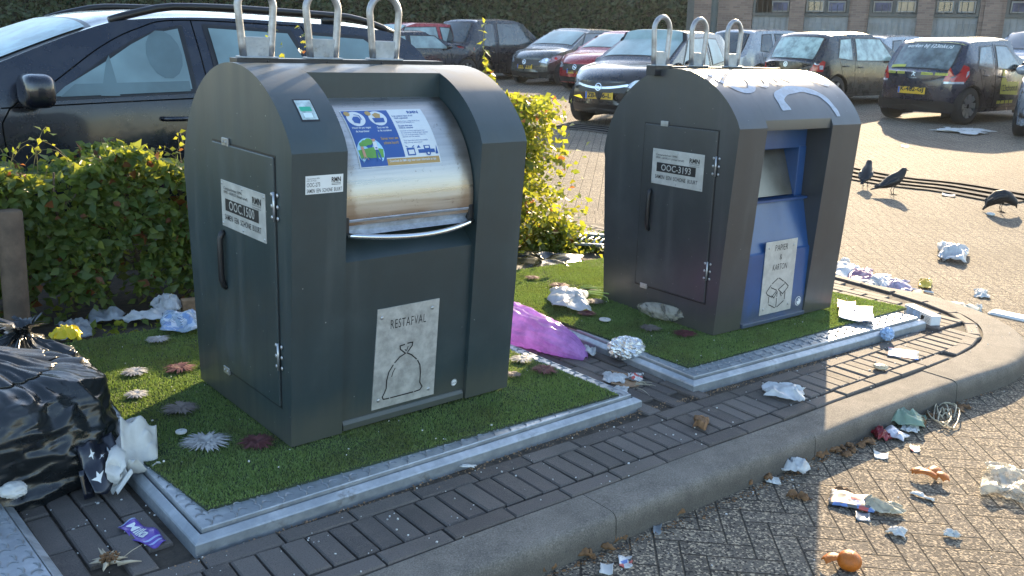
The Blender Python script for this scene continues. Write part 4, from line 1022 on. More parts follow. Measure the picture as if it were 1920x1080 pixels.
# ---- black three-box-like hatch seen from behind (left of it)
POLO, oc = small_hatch('family_hatchback', 'black hatchback seen from behind, its round tail light over the paper container', place(1556, 200, None, 97, (.68, -.70)), BLACKP, L=3.95, W=1.66, H=1.52, wb=2.47, gl=GL_LIT, deckr=.92, hood=1.0, spokes=6)
def detail_polo():
    t, c = POLO, oc; f = wrap_rear(c)
    for sg in (1, -1):
        b = B(); quad_patch(b, f, [(sg*.56, .74), (sg*.80, .72), (sg*.86, .92), (sg*.80, .95), (sg*.66, .94)] if sg > 0 else [(sg*.66, .94), (sg*.80, .95), (sg*.86, .92), (sg*.80, .72), (sg*.56, .74)]); tl = b.build('tail_light', M_RED, t, smooth=True)
        b = B(); f2 = wrap_rear(c, .010); quad_patch(b, f2, [(sg*.72, .77), (sg*.80, .77), (sg*.80, .85), (sg*.72, .85)]); quad_patch(b, f2, [(sg*(.68+.04*math.cos(a)), .89+.035*math.sin(a)) for a in np.linspace(0, 2*PI, 11)[:-1]]); b.build('reflector', M_CLEAR, tl)
    b = B(); f3 = lambda x, y: c.R0(-x, .86+y, .010)
    for a in range(16): strip(b, [(.05*math.cos(a*PI/8), .05*math.sin(a*PI/8)), (.05*math.cos((a+1)*PI/8), .05*math.sin((a+1)*PI/8))], .009, f3)
    strip(b, [(-.022, .040), (0, -.0), (.022, .040)], .009, f3); strip(b, [(-.038, .022), (-.018, -.036), (0, 0), (.018, -.036), (.038, .022)], .009, f3); b.build('emblem', M_CHROME, t)
    number_plate(t, lambda s, z, o: c.R0(-s, z, o), 0.0, .52, 'RT-824-K')
detail_polo()
def front_details(t, c, plate, lamp=1, grille=None, emblem=True, chrome=True):
    f = wrap_front(c); ff = lambda s, z, o=.006: c.F0(s, z, o); zt = c.ztop(c.L)
    for sg in (1, -1):
        b = B(); P_ = [(sg*.42, zt-.10), (sg*.62, zt-.14), (sg*.95, zt-.03), (sg*1.10, zt+.06), (sg*.90, zt+.07), (sg*.55, zt+.00)]
        quad_patch(b, f, P_ if sg > 0 else P_[::-1]); hl = b.build('headlight', M_CLEAR, t, smooth=True)
        b = B(); f2 = wrap_front(c, .012); quad_patch(b, f2, [(sg*(.62+.05*math.cos(a)), zt-.055+.035*math.sin(a)) for a in np.linspace(0, 2*PI, 9)[:-1]]); quad_patch(b, f2, [(sg*(.82+.05*math.cos(a)), zt-.01+.035*math.sin(a)) for a in np.linspace(0, 2*PI, 9)[:-1]]); b.build('lamp_unit', M_CHROME, hl)
        b = B(); quad_patch(b, lambda s, z: f(s, z), [(sg*.62, .30), (sg*.78, .32), (sg*.76, .40), (sg*.60, .38)]); b.build('fog_lamp', M_TRIM, t)
    b = B(); quad_patch(b, ff, [(-.44, zt-.20), (.44, zt-.20), (.50, zt-.04), (-.50, zt-.04)]); g = b.build('grille', M_TRIM, t, smooth=True)
    if chrome:
        b = B()
        for k in range(8):
            s0, s1 = -.46+k*.115, -.46+(k+1)*.115; h = lambda s: zt-.075-.05*(1-(s/.46)**2)
            strip(b, [(s0, h(s0)), (s1, h(s1))], .035, lambda x, y: ff(x, y, .012))
        b.build('chrome_bar', M_CHROME, g)
    if emblem:
        b = B(); fe = lambda x, y: ff(x, zt-.11+y, .018)
        for a in range(16): strip(b, [(.055*math.cos(a*PI/8), .055*math.sin(a*PI/8)), (.055*math.cos((a+1)*PI/8), .055*math.sin((a+1)*PI/8))], .012, fe)
        strip(b, [(-.045, .012), (.012, .012), (-.012, -.012), (.045, -.012)], .012, fe); b.build('emblem', M_CHROME, t)
    b = B(); quad_patch(b, ff, [(-.62, .24), (.62, .24), (.66, .36), (-.66, .36)]); b.build('air_intake', M_TRIM, t, smooth=True)
    number_plate(t, lambda s, z, o: c.F0(s, z, o), 0., .50, plate)
def hatch_front(name, label, M, body, plate, **k):
    kk = dict(gl=GL_DEW, wg=GL_SCR); fk = {a: k.pop(a) for a in ('chrome', 'emblem') if a in k}; kk.update(k)
    t, c = small_hatch(name, label, M, body, **kk); front_details(t, c, plate, **fk); return t, c
# front-left wheel sits at the anchor
OPEL, _c = hatch_front('city_car', 'black city car facing the camera, chrome bar across its grille, beside the paper container', place(1232, 236, None, 258, (2.92, .68)), BLACKP, 'ZB-086-L', L=3.68, W=1.62, H=1.53, wb=2.38, hood=1.02, spokes=7, deckr=.95)
YAR, _c = hatch_front('compact_car', 'dark grey compact car with black wheels facing the camera by the ivy hedge', place(1055, 160, None, 262, (3.18, .72)), GREYP, 'R-539-BT', L=3.94, W=1.74, H=1.50, wb=2.55, hood=1.0, rim=M_RIMD, chrome=False, spokes=10, gl=GL_DARK)
REDC, _c = hatch_front('red_hatchback', 'red hatchback half hidden between the grey compact car and the black city car', place(1158, 172, None, 262, (3.1, .70)), REDP, 'SK-201-P', L=3.95, W=1.70, H=1.46, wb=2.5, gl=GL_DEW, chrome=False)
# cars seen from behind or far off
KIA, kc = small_hatch('crossover_car', 'dark blue crossover seen from behind, red light strip across its tail', place(905, 151, None, 86, (.75, -.74)), BLUEP, L=4.20, W=1.82, H=1.74, wb=2.65, gl=GL_DARK, rg=GL_DARK, deckr=1.02, hood=1.05, rim=M_RIMD)
def detail_kia():
    t, c = KIA, kc; f = wrap_rear(c)
    b = B(); quad_patch(b, f, [(-.95, .86), (.95, .86), (.95, .94), (.5, .97), (-.5, .97), (-.95, .94)]); b.build('tail_light', M_RED, t, smooth=True)
    number_plate(t, lambda s, z, o: c.R0(-s, z, o), 0.0, .62, 'RB-891-Z')
detail_kia()
small_hatch('saloon_car', 'dark red car with misted windows beyond the roof of the blue estate car', place(805, 150, 27., 268, (1.6, .7)), REDP, L=4.2, W=1.72, H=1.62, wb=2.55, gl=GL_DEW)
small_hatch('small_blue_car', 'small blue car with its tail light between the dark red car and the crossover', place(728, 150, 25., 92, (.6, -.7)), BLUEP, L=3.9, W=1.68, H=1.40, wb=2.5, gl=GL_DEW)
small_hatch('silver_estate', 'silver car glinting behind the black city car', place(1425, 100, 25., 97, (.8, -.7)), SILP, L=4.3, W=1.75, H=1.55, wb=2.6, gl=GL_DARK)
small_hatch('grey_saloon', 'grey car roof seen between the black hatchback and the advertising hatchback', place(1668, 110, 23.5, 97, (.8, -.7)), SILP, L=4.3, W=1.78, H=1.45, wb=2.6, gl=GL_DARK, rg=GL_DARK)
hatch_front('people_carrier', 'silver-blue car with roof rails facing the camera at the right edge', place(1975, 180, 21.5, 268, (3.3, .75)), PALE, 'XX-481-R', L=4.3, W=1.80, H=1.62, wb=2.65, gl=GL_DARK, wg=GL_DARK, rg=GL_DARK, hood=1.08, chrome=False)
hatch_front('pale_blue_car', 'pale blue car of which only the front wing shows at the right edge', place(2118, 268, None, 258, (3.1, .70)), PALE, 'TV-552-D', L=4.0, W=1.75, H=1.5, wb=2.5, gl=GL_DARK, chrome=False)

# ---- dark blue estate car behind the hedge
def estate():
    L, H = 4.60, 1.47
    top = [(0, .78), (.08, .84), (.28, .98), (.40, 1.15), (.53, 1.31), (.72, 1.42), (1.05, H-.012), (1.4, H-.004), (1.9, H), (2.35, H-.022), (2.66, H-.075), (3.42, 1.09), (3.52, 1.04), (4.15, .93), (4.57, .79), (4.75, .66)]
    belt = [(0, .99), (.7, 1.0), (2.2, .975), (3.2, .935), (4.75, .70)]
    L = 4.75; c = Car(L, 1.76, top, belt, wb=2.75, xr=.95, tumble=.26, bendr=.14)
    gl = glass('misted_side_glass', (.15, .23, .25), .35, .3, 1, 1.6); ws = glass('dewy_front_screen', (.26, .38, .40), .4, .3, 1, 9)
    win = [[(.74, 1.08), (1.30, 1.045), (1.42, 1.37), (1.0, 1.36), (.84, 1.25)], [(1.39, 1.04), (2.06, 1.015), (2.08, 1.385), (1.52, 1.375)], [(2.19, 1.005), (2.98, .965), (2.92, 1.015), (2.66, 1.19), (2.50, 1.28), (2.36, 1.34), (2.20, 1.375)]]
    M = NM @ T(3.08, 3.70, SL+.035) @ RZ(PI)
    t = build_car('estate_car', c, 'dark blue estate car with misted windows and roof rails behind the hedge', M, [BLUEP, gl, M_RIMS, ws, gl],
        dict(windows=win, screen=(2.68, 3.42), sv=(.95, .92), rear=(.33, .60), spokes=7, seams=[[(2.13, .30), (2.13, .60), (2.12, .97), (2.14, 1.40)], [(3.14, .30), (3.18, .6), (3.20, .86), (3.12, .96)], [(1.25, .55), (1.12, .80), (1.26, 1.0), (1.44, 1.40)], [(3.12, .965), (2.98, 1.03), (2.68, 1.235), (2.45, 1.345), (2.2, 1.40), (1.45, 1.40)], [(3.2, .93), (2.2, .975), (1.2, 1.005), (.5, 1.02)]],
             handles=[(2.32, .865), (1.38, .90)], mirror=None), group='cars parked in the bays')
    mb = B(); pm = c.P(3.06, .97, 1)
    def mf(u, v):
        th = PI*v; ph = 2*PI*u; e = lambda q: math.copysign(abs(q)**.55, q); return (pm[0]+.075*e(math.sin(th)*math.cos(ph)), pm[1]+.125+.125*e(math.sin(th)*math.sin(ph)), pm[2]+.055+.085*e(math.cos(th)))
    mb.grid(mf, 28, 14); mb.tube([(pm[0]+.02, pm[1]-.03, pm[2]-.03), (pm[0], pm[1]+.07, pm[2]-.01)], .03, 8); mb.build('wing_mirror', BLUEP, t, smooth=True)
    # roof rails
    for sg in (1, -1):
        b = B(); pts = []
        for x in np.linspace(.72, 2.58, 22):
            q = c.T(x, .93*sg); u = (x-.72)/1.86; h = .05*min(1, 6*u, 6*(1-u)) ; pts.append((q[0], q[1], q[2]+.010+h))
        b.tube(pts, [.022]*22, 8); pm = c.T(1.2, .93*sg); b.box((pm[0]-.06, pm[1]-.015, pm[2]), (pm[0]+.06, pm[1]+.015, pm[2]+.06)); b.build('roof_rail', M_TRIM, t, smooth=True)
    # head restraints dimly visible through the misted panes
    hm = glass('restraint_seen_through_mist', (.085, .14, .155), .4, .2, 1, 3)
    for cx, cz, r_ in ((2.34, 1.21, .11),):
        b = B(); quad_patch(b, lambda x, z: c.P(x, z, 1, .0095), [(cx+.10*math.cos(a), cz+.13*math.sin(a)) for a in np.linspace(0, 2*PI, 15)[:-1]]); b.build('head_restraint', hm, t, smooth=True)
    b = B(); quad_patch(b, lambda x, z: c.P(x, z, 1, .0095), [(2.72, .99), (2.62, .99), (2.64, 1.20), (2.66, 1.17)]); quad_patch(b, lambda x, z: c.P(x, z, 1, .0096), [(2.92, .985), (2.23, 1.015), (2.23, 1.07), (2.84, 1.05)]); b.build('far_door_seen_through', hm, t)
estate()
# ================================================================ PLANTS, HEDGE, BUILDING
def mat_leaf(name, a, b_, ta, tb, k=.4, warm=None):
    t = NT(name); g = t.n('ShaderNodeNewGeometry'); r = X(t, g.outputs['Random Per Island']); c = t.mix(r, a, b_)
    if warm: c = t.mix(r.gt(.965), c, warm)
    t.set(col=c, rough=.45, spec=.4); tr = t.n('ShaderNodeBsdfTranslucent'); tc = t.mix(r, ta, tb)
    if warm: tc = t.mix(r.gt(.965), tc, tuple(v*1.8 for v in warm))
    t.put(tr.inputs[0], tc); mx = t.n('ShaderNodeMixShader'); mx.inputs[0].default_value = k; t.link(t.b.outputs[0], mx.inputs[1]); t.link(tr.outputs[0], mx.inputs[2]); t.link(mx.outputs[0], t.out.inputs[0]); return t.m
M_LEAF = mat_leaf('hedge_leaf', (.045, .085, .022), (.11, .165, .05), (.22, .30, .03), (.50, .50, .05), .42, (.16, .06, .02))
M_LEAFS = mat_leaf('yellow_green_leaf', (.05, .10, .02), (.12, .17, .03), (.30, .36, .03), (.65, .60, .05), .45, (.25, .10, .03))
M_IVY = mat_leaf('ivy_leaf', (.020, .042, .018), (.050, .080, .036), (.05, .08, .02), (.10, .14, .03), .2)
M_STEM = mat('bark', (.10, .075, .05), .85, var=.35, vs_=30, bump=.6, bs=80); M_TWIG = mat('green_twig', (.20, .17, .06), .7, var=.3, vs_=20)
def leaves(name, pos, size, m, parent=None, M=None, up=.35, tag=None, facing=None, ln=1.5):
    """pointed leaves, two folded triangles pairs each"""
    n = len(pos); pos = np.asarray(pos, float); sz = size*(.6+.8*RNG.random(n))
    d = RNG.normal(size=(n, 3)); d[:, 2] = d[:, 2]*.6-.15; d /= np.linalg.norm(d, axis=1)[:, None]
    nr = RNG.normal(size=(n, 3))*.8
    if facing is not None: nr += np.asarray(facing)
    nr[:, 2] += up; nr -= d*(nr*d).sum(1)[:, None]; nr /= np.linalg.norm(nr, axis=1)[:, None]; s = np.cross(d, nr)
    L = sz[:, None]*ln; W_ = sz[:, None]*.5
    tip = pos+d*L-nr*L*.12; l = pos+d*L*.42+s*W_+nr*W_*.3; r = pos+d*L*.42-s*W_+nr*W_*.3; m2 = pos+d*L*.45
    V = np.stack([pos, r, tip, l, m2], 1).reshape(-1, 3); i = np.arange(n)*5
    q1 = np.stack([i, i+1, i+2, i+4], 1); q2 = np.stack([i, i+4, i+2, i+3], 1)
    me = bpy.data.meshes.new(name); me.vertices.add(n*5); me.vertices.foreach_set('co', V.ravel()); lo = np.concatenate([q1, q2]).ravel(); me.loops.add(len(lo)); me.loops.foreach_set('vertex_index', lo.astype(np.int32))
    me.polygons.add(2*n); me.polygons.foreach_set('loop_start', (np.arange(2*n)*4).astype(np.int32)); me.polygons.foreach_set('loop_total', np.full(2*n, 4, np.int32)); me.update(calc_edges=True)
    return finish(me, name, m, None, parent, M, tag=tag)
def shoots(b, base, n, h, spread, leafpos, r=.0022, droop=.5):
    for k in range(n):
        p = Vector(base(k)); d = Vector((random.gauss(0, spread), random.gauss(0, spread), 1)).normalized(); pts = [p.copy()]; hh = h*random.uniform(.5, 1.2); bend = Vector((random.gauss(0, 1), random.gauss(0, .5), 0)).normalized()
        for j in range(9):
            d = (d+bend*droop*.12*j/4-Vector((0, 0, droop*.06*j))).normalized(); p = p+d*hh/9; pts.append(p.copy())
            if j > 1 and random.random() < .75: leafpos.append(tuple(p+Vector((random.gauss(0, .006), random.gauss(0, .006), 0))))
        b.tube(pts, [r*(1-.7*i/9) for i in range(10)], 4)
def hedge():
    t = thing('hedge', 'leafy green hedge with yellow sunlit top, left of and behind the residual waste container', 'hedge', NM)
    pos = []; n = 30000
    x = RNG.uniform(-2.6, 2.35, n*2); z = RNG.random(n*2)**.8; ok = []
    for i in range(n*2):
        h = .69+.05*mn.noise(Vector((x[i]*2.5, 1, 0)))+.04*math.sin(x[i]*9); zz = z[i]*h
        edge = RNG.random(); y0 = 1.86+.06*mn.noise(Vector((x[i]*3, zz*4, 5)))
        dens = mn.noise(Vector((x[i]*4.5, zz*5, 9)))
        if dens < -.32 and edge < .8: continue
        if edge < .62: y = y0+abs(RNG.normal())*.05
        elif edge < .78: y = RNG.uniform(y0, 2.35); zz = h-abs(RNG.normal())*.03
        else: y = RNG.uniform(y0, 2.35)
        if zz < .10 and random.random() < .6: continue
        ok.append((x[i], y, zz))
        if len(ok) >= n: break
    pos = ok; lp = []
    leaves('foliage', pos, .031, M_LEAF, t, facing=(0, -.9, 0))
    b = B(); shoots(b, lambda k: (random.uniform(-.6, 2.3), random.uniform(1.88, 2.2), .64), 46, .35, .38, lp, .0018, 1.6)
    for q in ((660, .28, 1.05), (690, .34, 1.22)):
        for k in range(14): lp.append((q[2]+random.gauss(0, .025), 2.2+random.gauss(0, .03), 1.15+k*.014))
    b.build('shoots', M_TWIG, t); leaves('shoot_leaves', lp, .018, M_LEAFS, t, up=.6)
    b = B()
    for k in range(26):
        xb = -2.4+k*.19+random.uniform(-.05, .05); yb = 2.0+random.uniform(-.07, .1); pts = [(xb, yb, -.02)]; xx, yy = xb, yb
        for j in range(8): xx += random.gauss(-.006, .014); yy += random.gauss(-.008, .014); pts.append((xx, yy, .085*(j+1)))
        b.tube(pts, [.013*(1-.08*i) for i in range(9)], 6)
        for j in range(3):
            q = Vector(pts[2+2*j]); d = Vector((random.choice((-1, 1))*random.uniform(.4, 1), random.uniform(-.6, .2), .6)).normalized(); b.tube([q, q+d*.09, q+d*.16+Vector((0, 0, .05))], [.006, .004, .002], 5)
    b.build('stems', M_STEM, t)
hedge()
def post(x, y, h, r, label):
    b = B(); b.lathe([(0, -.02), (r, -.02), (r, h-.01), (r*.9, h), (0, h+.004)], 18); 
    b.build('hedge_post', mat('weathered_wood', (.11, .078, .055), .9, var=.35, vs_=9, bump=.9, bs=40), M=NM @ T(x, y, 0) @ RY(.02), smooth=40, tag=(label, 'post'))
p_ = at(28, 600, 0); post(p_[0]-.045, 1.80, .545, .050, 'thick brown wooden post standing in the hedge near the left edge')
def shrub():
    t = thing('shrub', 'sunlit yellow-green shrub at the end of the hedge between the two containers', 'shrub', NM)
    pos = []
    for i in range(9500):
        z = RNG.random()**.9*.98; w_ = .34*(1-.45*max(0, z-.5)); x = 2.50+RNG.normal()*.17*(1.3-z*.4)+.03*math.sin(z*14); y = 2.05+RNG.normal()*.14
        if mn.noise(Vector((x*7, y*7, z*7))) < -.12: continue
        pos.append((x, y, z))
    for i in range(1500): pos.append((2.86+RNG.normal()*.10, 1.95+RNG.normal()*.08, abs(RNG.normal())*.10))
    lp = []; b = B(); shoots(b, lambda k: (2.45+random.gauss(0, .13), 2.05+random.gauss(0, .06), random.uniform(.4, .85)), 26, .30, .45, lp, .0022, .6)
    shoots(b, lambda k: (2.60+random.gauss(0, .06), 2.0, random.uniform(.3, .85)), 16, .34, 1.1, lp, .0022, .5)
    for k in range(4):  # tall leading shoot
        pts = []; x0 = 2.33+.03*k; hh = (.55, .34, .26, .22)[k]
        for j in range(12): z = .85+j*hh/11; pts.append((x0+.02*math.sin(j*.5), 2.05, z)); 
        b.tube(pts, [.003*(1-.06*j) for j in range(12)], 5)
        for p in pts[1:]:
            for s_ in (1, -1): lp.append((p[0]+s_*.004, p[1], p[2]))
    b.build('shoots', M_TWIG, t); leaves('foliage', pos, .030, M_LEAFS, t, up=.3); leaves('shoot_leaves', lp, .033, M_LEAFS, t, up=.5)
    b = B()
    for k in range(9): x, y = 2.42+random.gauss(0, .08), 2.05+random.gauss(0, .05); b.tube([(x, y, -.02), (x+random.gauss(0, .03), y, .3), (x+random.gauss(0, .08), y+random.gauss(0, .05), .75)], [.010, .008, .004], 6)
    b.build('stems', M_STEM, t)
shrub()
# weeds between hedge and platforms
def weeds():
    pos = []; 
    for i in range(240):
        x = random.uniform(-.6, .5); pos.append((x, random.uniform(1.48, 1.78), random.uniform(0, .03)))
    for i in range(500): x = random.gauss(3.05, .16); pos.append((x, random.gauss(1.85, .14), abs(random.gauss(0, .035))))
    leaves('weeds', pos, .022, M_LEAFS, None, NM, tag=('low weeds and leaves along the foot of the hedge', 'weeds', None, 'stuff'), up=.7)
weeds()

# ---- ivy-covered hedge behind the car park
def ivy_wall(name, label, pa, pb, h, th, n, m, size):
    pa, pb = np.array(pa[:2]), np.array(pb[:2]); d = pb-pa; L = np.linalg.norm(d); u = d/L; nrm = np.array([u[1], -u[0]]); z0 = -.30
    if nrm @ (CW[:2]-pa) < 0: nrm = -nrm
    t = thing(name, label, 'hedge', T(pa[0], pa[1], z0))
    b = B(); nu, nv = int(L/.5), int(h/.5)
    def f(uu, vv):
        s, z = uu*L, vv*h; o = .50*mn.noise(Vector((s*.55, z*.6, 2.)))+.24*mn.noise(Vector((s*1.7, z*1.7, 4.)))
        p = u*s+nrm*(o-.1); return (p[0], p[1], z)
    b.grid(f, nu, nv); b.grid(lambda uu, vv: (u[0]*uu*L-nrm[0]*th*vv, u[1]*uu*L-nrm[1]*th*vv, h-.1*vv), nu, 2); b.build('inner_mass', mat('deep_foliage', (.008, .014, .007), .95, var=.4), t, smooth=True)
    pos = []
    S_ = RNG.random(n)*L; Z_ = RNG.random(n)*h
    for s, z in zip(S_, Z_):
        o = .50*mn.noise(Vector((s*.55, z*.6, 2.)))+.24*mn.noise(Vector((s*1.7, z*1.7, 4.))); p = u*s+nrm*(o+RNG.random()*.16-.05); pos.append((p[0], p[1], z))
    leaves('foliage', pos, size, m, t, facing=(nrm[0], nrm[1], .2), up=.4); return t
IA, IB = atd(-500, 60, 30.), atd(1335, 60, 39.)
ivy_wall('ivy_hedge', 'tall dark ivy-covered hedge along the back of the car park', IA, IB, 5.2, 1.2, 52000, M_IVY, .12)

# ---- brick building with garage doors
def mat_wall():
    t = NT('brown_brick_wall'); x, y, z = t.xyz(); rw = (z/.065); ri = rw.floor(); u = x/.22+ri.mod(2.)*.5
    d = (u.fr().mn(u.fr()*-1.+1.)*3.3).mn(rw.fr().mn(rw.fr()*-1.+1.)); cmb = t.n('ShaderNodeCombineXYZ'); t.put(cmb.inputs[0], u.floor()); t.put(cmb.inputs[1], ri)
    wn = t.n('ShaderNodeTexWhiteNoise', noise_dimensions='3D'); t.link(cmb.outputs[0], wn.inputs[0]); r = X(t, wn.outputs[0]); n = t.noise(.7, 5)
    c = t.mix(r, (.15, .105, .085), (.24, .17, .14)); c = t.mix(t.ramp(n, .4, .7)*.4, c, (.12, .09, .08)); c = t.mix(t.ramp(d, .06, .14), (.20, .17, .15), c); t.set(col=c, rough=.9); t.bump(t.ramp(d, .05, .15), .4, .01); return t.m
def building():
    a0 = atd(1300, 40, 30.); a1 = atd(2150, 40, 25.5); d = a1-a0; L = math.hypot(d[0], d[1]); ang = math.atan2(d[1], d[0]); zg = CW[2]-1.6
    t = thing('garage_building', 'brown brick building with barred windows over grey garage doors at the top right', 'building', T(a0[0], a0[1], zg) @ RZ(ang))
    # bays placed where the photograph shows them (fractions of the facade)
    def sx(px):
        q = wray(px, 40); # intersect with facade plane
        nx, ny = -math.sin(ang), math.cos(ang); s = ((a0[0]-CW[0])*nx+(a0[1]-CW[1])*ny)/(q[0]*nx+q[1]*ny); P_ = CW+q*s; return (P_[0]-a0[0])*math.cos(ang)+(P_[1]-a0[1])*math.sin(ang)
    bays = [(1409, 1484, (1,)), (1502, 1590, (0, 1)), (1627, 1722, (1, 0)), (1745, 1834, (0, 0)), (1883, 1975, (1, 0)), (2010, 2100, (0, 0))]
    wm = mat_wall(); fr = mat('pale_window_frame', (.26, .26, .25), .7); dm = mat('grey_boards', (.20, .215, .225), .6, var=.2, vs_=3); dk = mat('dark_frame', (.07, .08, .08), .6)
    PANES = [glass('dark_pane', (.045, .042, .046), .25, .5, 0, 3), glass('sky_lit_pane', (.10, .11, .18), .25, .5, 0, 3)]
    H = 3.0; sill = 2.05; head = 2.44; b = B(); edges = [0]+[q for a, b_, _ in bays for q in (sx(a), sx(b_))]+[L]
    for i in range(0, len(edges), 2): b.box((edges[i], 0, 0), (edges[i+1], .4, H))
    for a, b_, _ in bays: b.box((sx(a)+.002, .002, head+.12), (sx(b_)-.002, .398, H))
    b.build('wall', wm, t)
    b = B(); b.box((0, 3.0, 0), (L, 3.3, H)); b.box((0, .41, H-.3), (L, 3.0, H-.05)); b.box((-.3, .41, 0), (-.01, 3.3, H)); b.box((L+.01, .41, 0), (L+.3, 3.3, H)); b.build('inner_shell', dk, t)
    b = B()
    for i in range(2, len(edges)-2, 2):
        m_ = (edges[i]+edges[i+1])/2; b.box((m_-.22, -.09, 0), (m_+.22, -.001, H))
    b.build('pilaster', wm, t)
    b = B(); b.box((-.2, -.15, H), (L+.2, .5, H+.18)); b.build('eaves', dk, t)
    for a, b_, tilt in bays:
        x0, x1 = sx(a), sx(b_); n = len(tilt)
        g = B(); g.box((x0+.01, .12, 0), (x1-.01, .18, sill-.12)); k = int((x1-x0)/.17)
        for j in range(k+1): q = x0+.02+(x1-x0-.04)*j/k; g.box((q-.012, .095, 0), (q+.012, .1195, sill-.125))
        gd = g.build('garage_door', [dm], t)
        g = B()
        for j in range(k): 
            q = x0+.02+(x1-x0-.04)*(j+.5)/k; g.box((q-.055, .112, .25), (q+.055, .119, sill-.3))
        g.build('door_boards', mat('pale_boards', (.17, .185, .20), .35, var=.35, vs_=1.5), gd)
        g = B(); g.box((x0+.004, .04, sill-.118), (x1-.004, .2, sill-.02)); g.box((x0+.004, .04, head+.02), (x1-.004, .2, head+.115)); g.box((x0+.004, .05, sill-.018), (x0+.09, .2, head+.018)); g.box((x1-.09, .05, sill-.018), (x1-.004, .2, head+.018))
        if n == 2: g.box(((x0+x1)/2-.05, .05, sill-.018), ((x0+x1)/2+.05, .2, head+.018))
        g.build('door_surround', dk, t)
        for j, tl in enumerate(tilt):
            if n == 2: w0, w1 = (x0+.11, (x0+x1)/2-.06) if j == 0 else ((x0+x1)/2+.06, x1-.11)
            else: w0, w1 = (x0+x1)/2-.02, x1-.11
            g = B(); c = .035; a_ = 0 if not tl else -.38
            g.box((w0, -.02, 0), (w1, .02, c)); g.box((w0, -.02, head-sill-.06-c), (w1, .02, head-sill-.06)); g.box((w0, -.019, c), (w0+c, .019, head-sill-.06-c)); g.box((w1-c, -.019, c), (w1, .019, head-sill-.06-c))
            wo = g.build('window', fr, t, T(0, .06, sill+.01) @ RX(-a_ if tl else 0))
            g = B(); g.box((w0+c, .0, c), (w1-c, .01, head-sill-.06-c)); g.build('pane', PANES[tl], wo)
        g = B()
        for j in range(1, 8): q = x0+(x1-x0)*j/8; g.tube([(q, -.02, sill-.05), (q, -.02, head+.05)], .009, 5)
        g.build('window_bars', dk, t)
building()
def pole():
    P_ = atd(1337, 60, 29.); b = B(); b.lathe([(0, 0), (.14, 0), (.14, .5), (.11, .55), (.10, 6), (0, 6)], 16); b.build('lamp_post', mat('dark_green_metal', (.035, .05, .048), .5), M=T(P_[0], P_[1], CW[2]-1.6), smooth=40, tag=('dark green metal post in front of the brick building, left end', 'post'))
pole()
# ---- drainage channel with dark slots across the street
def drain():
    pts = [att(*q) for q in ((1052, 236), (1150, 246), (1400, 285), (1640, 334), (1780, 352), (1925, 378))]; P_ = smooth_path([(p[0], p[1]) for p in pts], .15)
    t = thing('drainage_channel', 'slotted metal drainage channel running across the car park behind the birds', 'drain', T(0, 0, 0))
    def band(o0, o1, dz):
        V = []
        for i, p in enumerate(P_):
            a = P_[max(0, i-1)]; c = P_[min(len(P_)-1, i+1)]; q = (c-a)/np.linalg.norm(c-a); n = np.array([-q[1], q[0]])
            for o in (o0, o1): r_ = p+n*o; V.append((r_[0], r_[1], float(street_z(r_[0], r_[1]))+dz))
        return V, [(i*2, i*2+2, i*2+3, i*2+1) for i in range(len(P_)-1)]
    b = B(); b.add(*band(-.36, .36, .014)); b.build('channel_rim', mat('worn_channel_metal', (.13, .115, .10), .9, 0., .2, 12, spec=.1), t)
    for o in (-.22, 0, .22):
        b = B(); b.add(*band(o-.042, o+.042, .019)); b.build('slot', M_SEAM, t)
drain()
# ================================================================ LITTER, BAGS, BIRDS
def ridged(p, s, seed=0, o=3):
    v = 0; a = 1; t = 0
    for k in range(o): v += a*(1-abs(mn.noise(Vector((p[0]*s+seed*5.1, p[1]*s-seed*2.7, (p[2] if len(p) > 2 else 0)*s+seed*1.3))))*1.0); t += a; a *= .5; s *= 2.1
    return v/t
def plastic(name, col, k=.45, rough=.3, var=.12):
    return mat(name, col, rough, 0, var, 14, .12, 70, coat=.3, trans=k, backlit=tuple(min(1, c*1.1+.05) for c in col))
W_PL = plastic('white_plastic_film', (.72, .74, .76)); W_PA = mat('white_paper', (.70, .70, .68), .7, var=.08, trans=.25, backlit=(.7, .68, .6)); G_PL = plastic('grey_plastic_film', (.42, .45, .48)); CREAM = plastic('cream_film', (.60, .55, .42), .4)
BLUEW = mat('pale_blue_wrapper', (.32, .45, .66), .4, var=.25, vs_=60); BR_PA = mat('brown_paper', (.30, .19, .11), .8, var=.3, vs_=25); LEAF_B = mat('dry_leaf', (.24, .13, .06), .7, var=.5, vs_=30, trans=.25, backlit=(.4, .2, .05)); ORG = mat('orange_print', (.62, .16, .03), .5, var=.15)
def printed(name, base, inks):
    t = NT(name); v = t.n('ShaderNodeTexVoronoi'); v.inputs['Scale'].default_value = 45.; t.link(t.co(), v.inputs['Vector']); s = t.xyz(src=v.outputs['Color']); x, y, z = t.xyz(); c = base
    for k, ink in enumerate(inks): c = t.mix(s[k].gt(.68), c, ink)
    ln = (y*160.).fr().lt(.35)*t.noise(30, 2).gt(.5); c = t.mix(ln*.7, c, (.10, .10, .12)); t.set(col=c, rough=.45); return t.m
PRT = printed('printed_packaging', (.66, .66, .64), [(.12, .22, .50), (.55, .10, .08), (.10, .10, .10)]); PRT2 = printed('printed_leaflet', (.46, .55, .66), [(.60, .64, .70), (.20, .32, .55), (.30, .40, .50)])
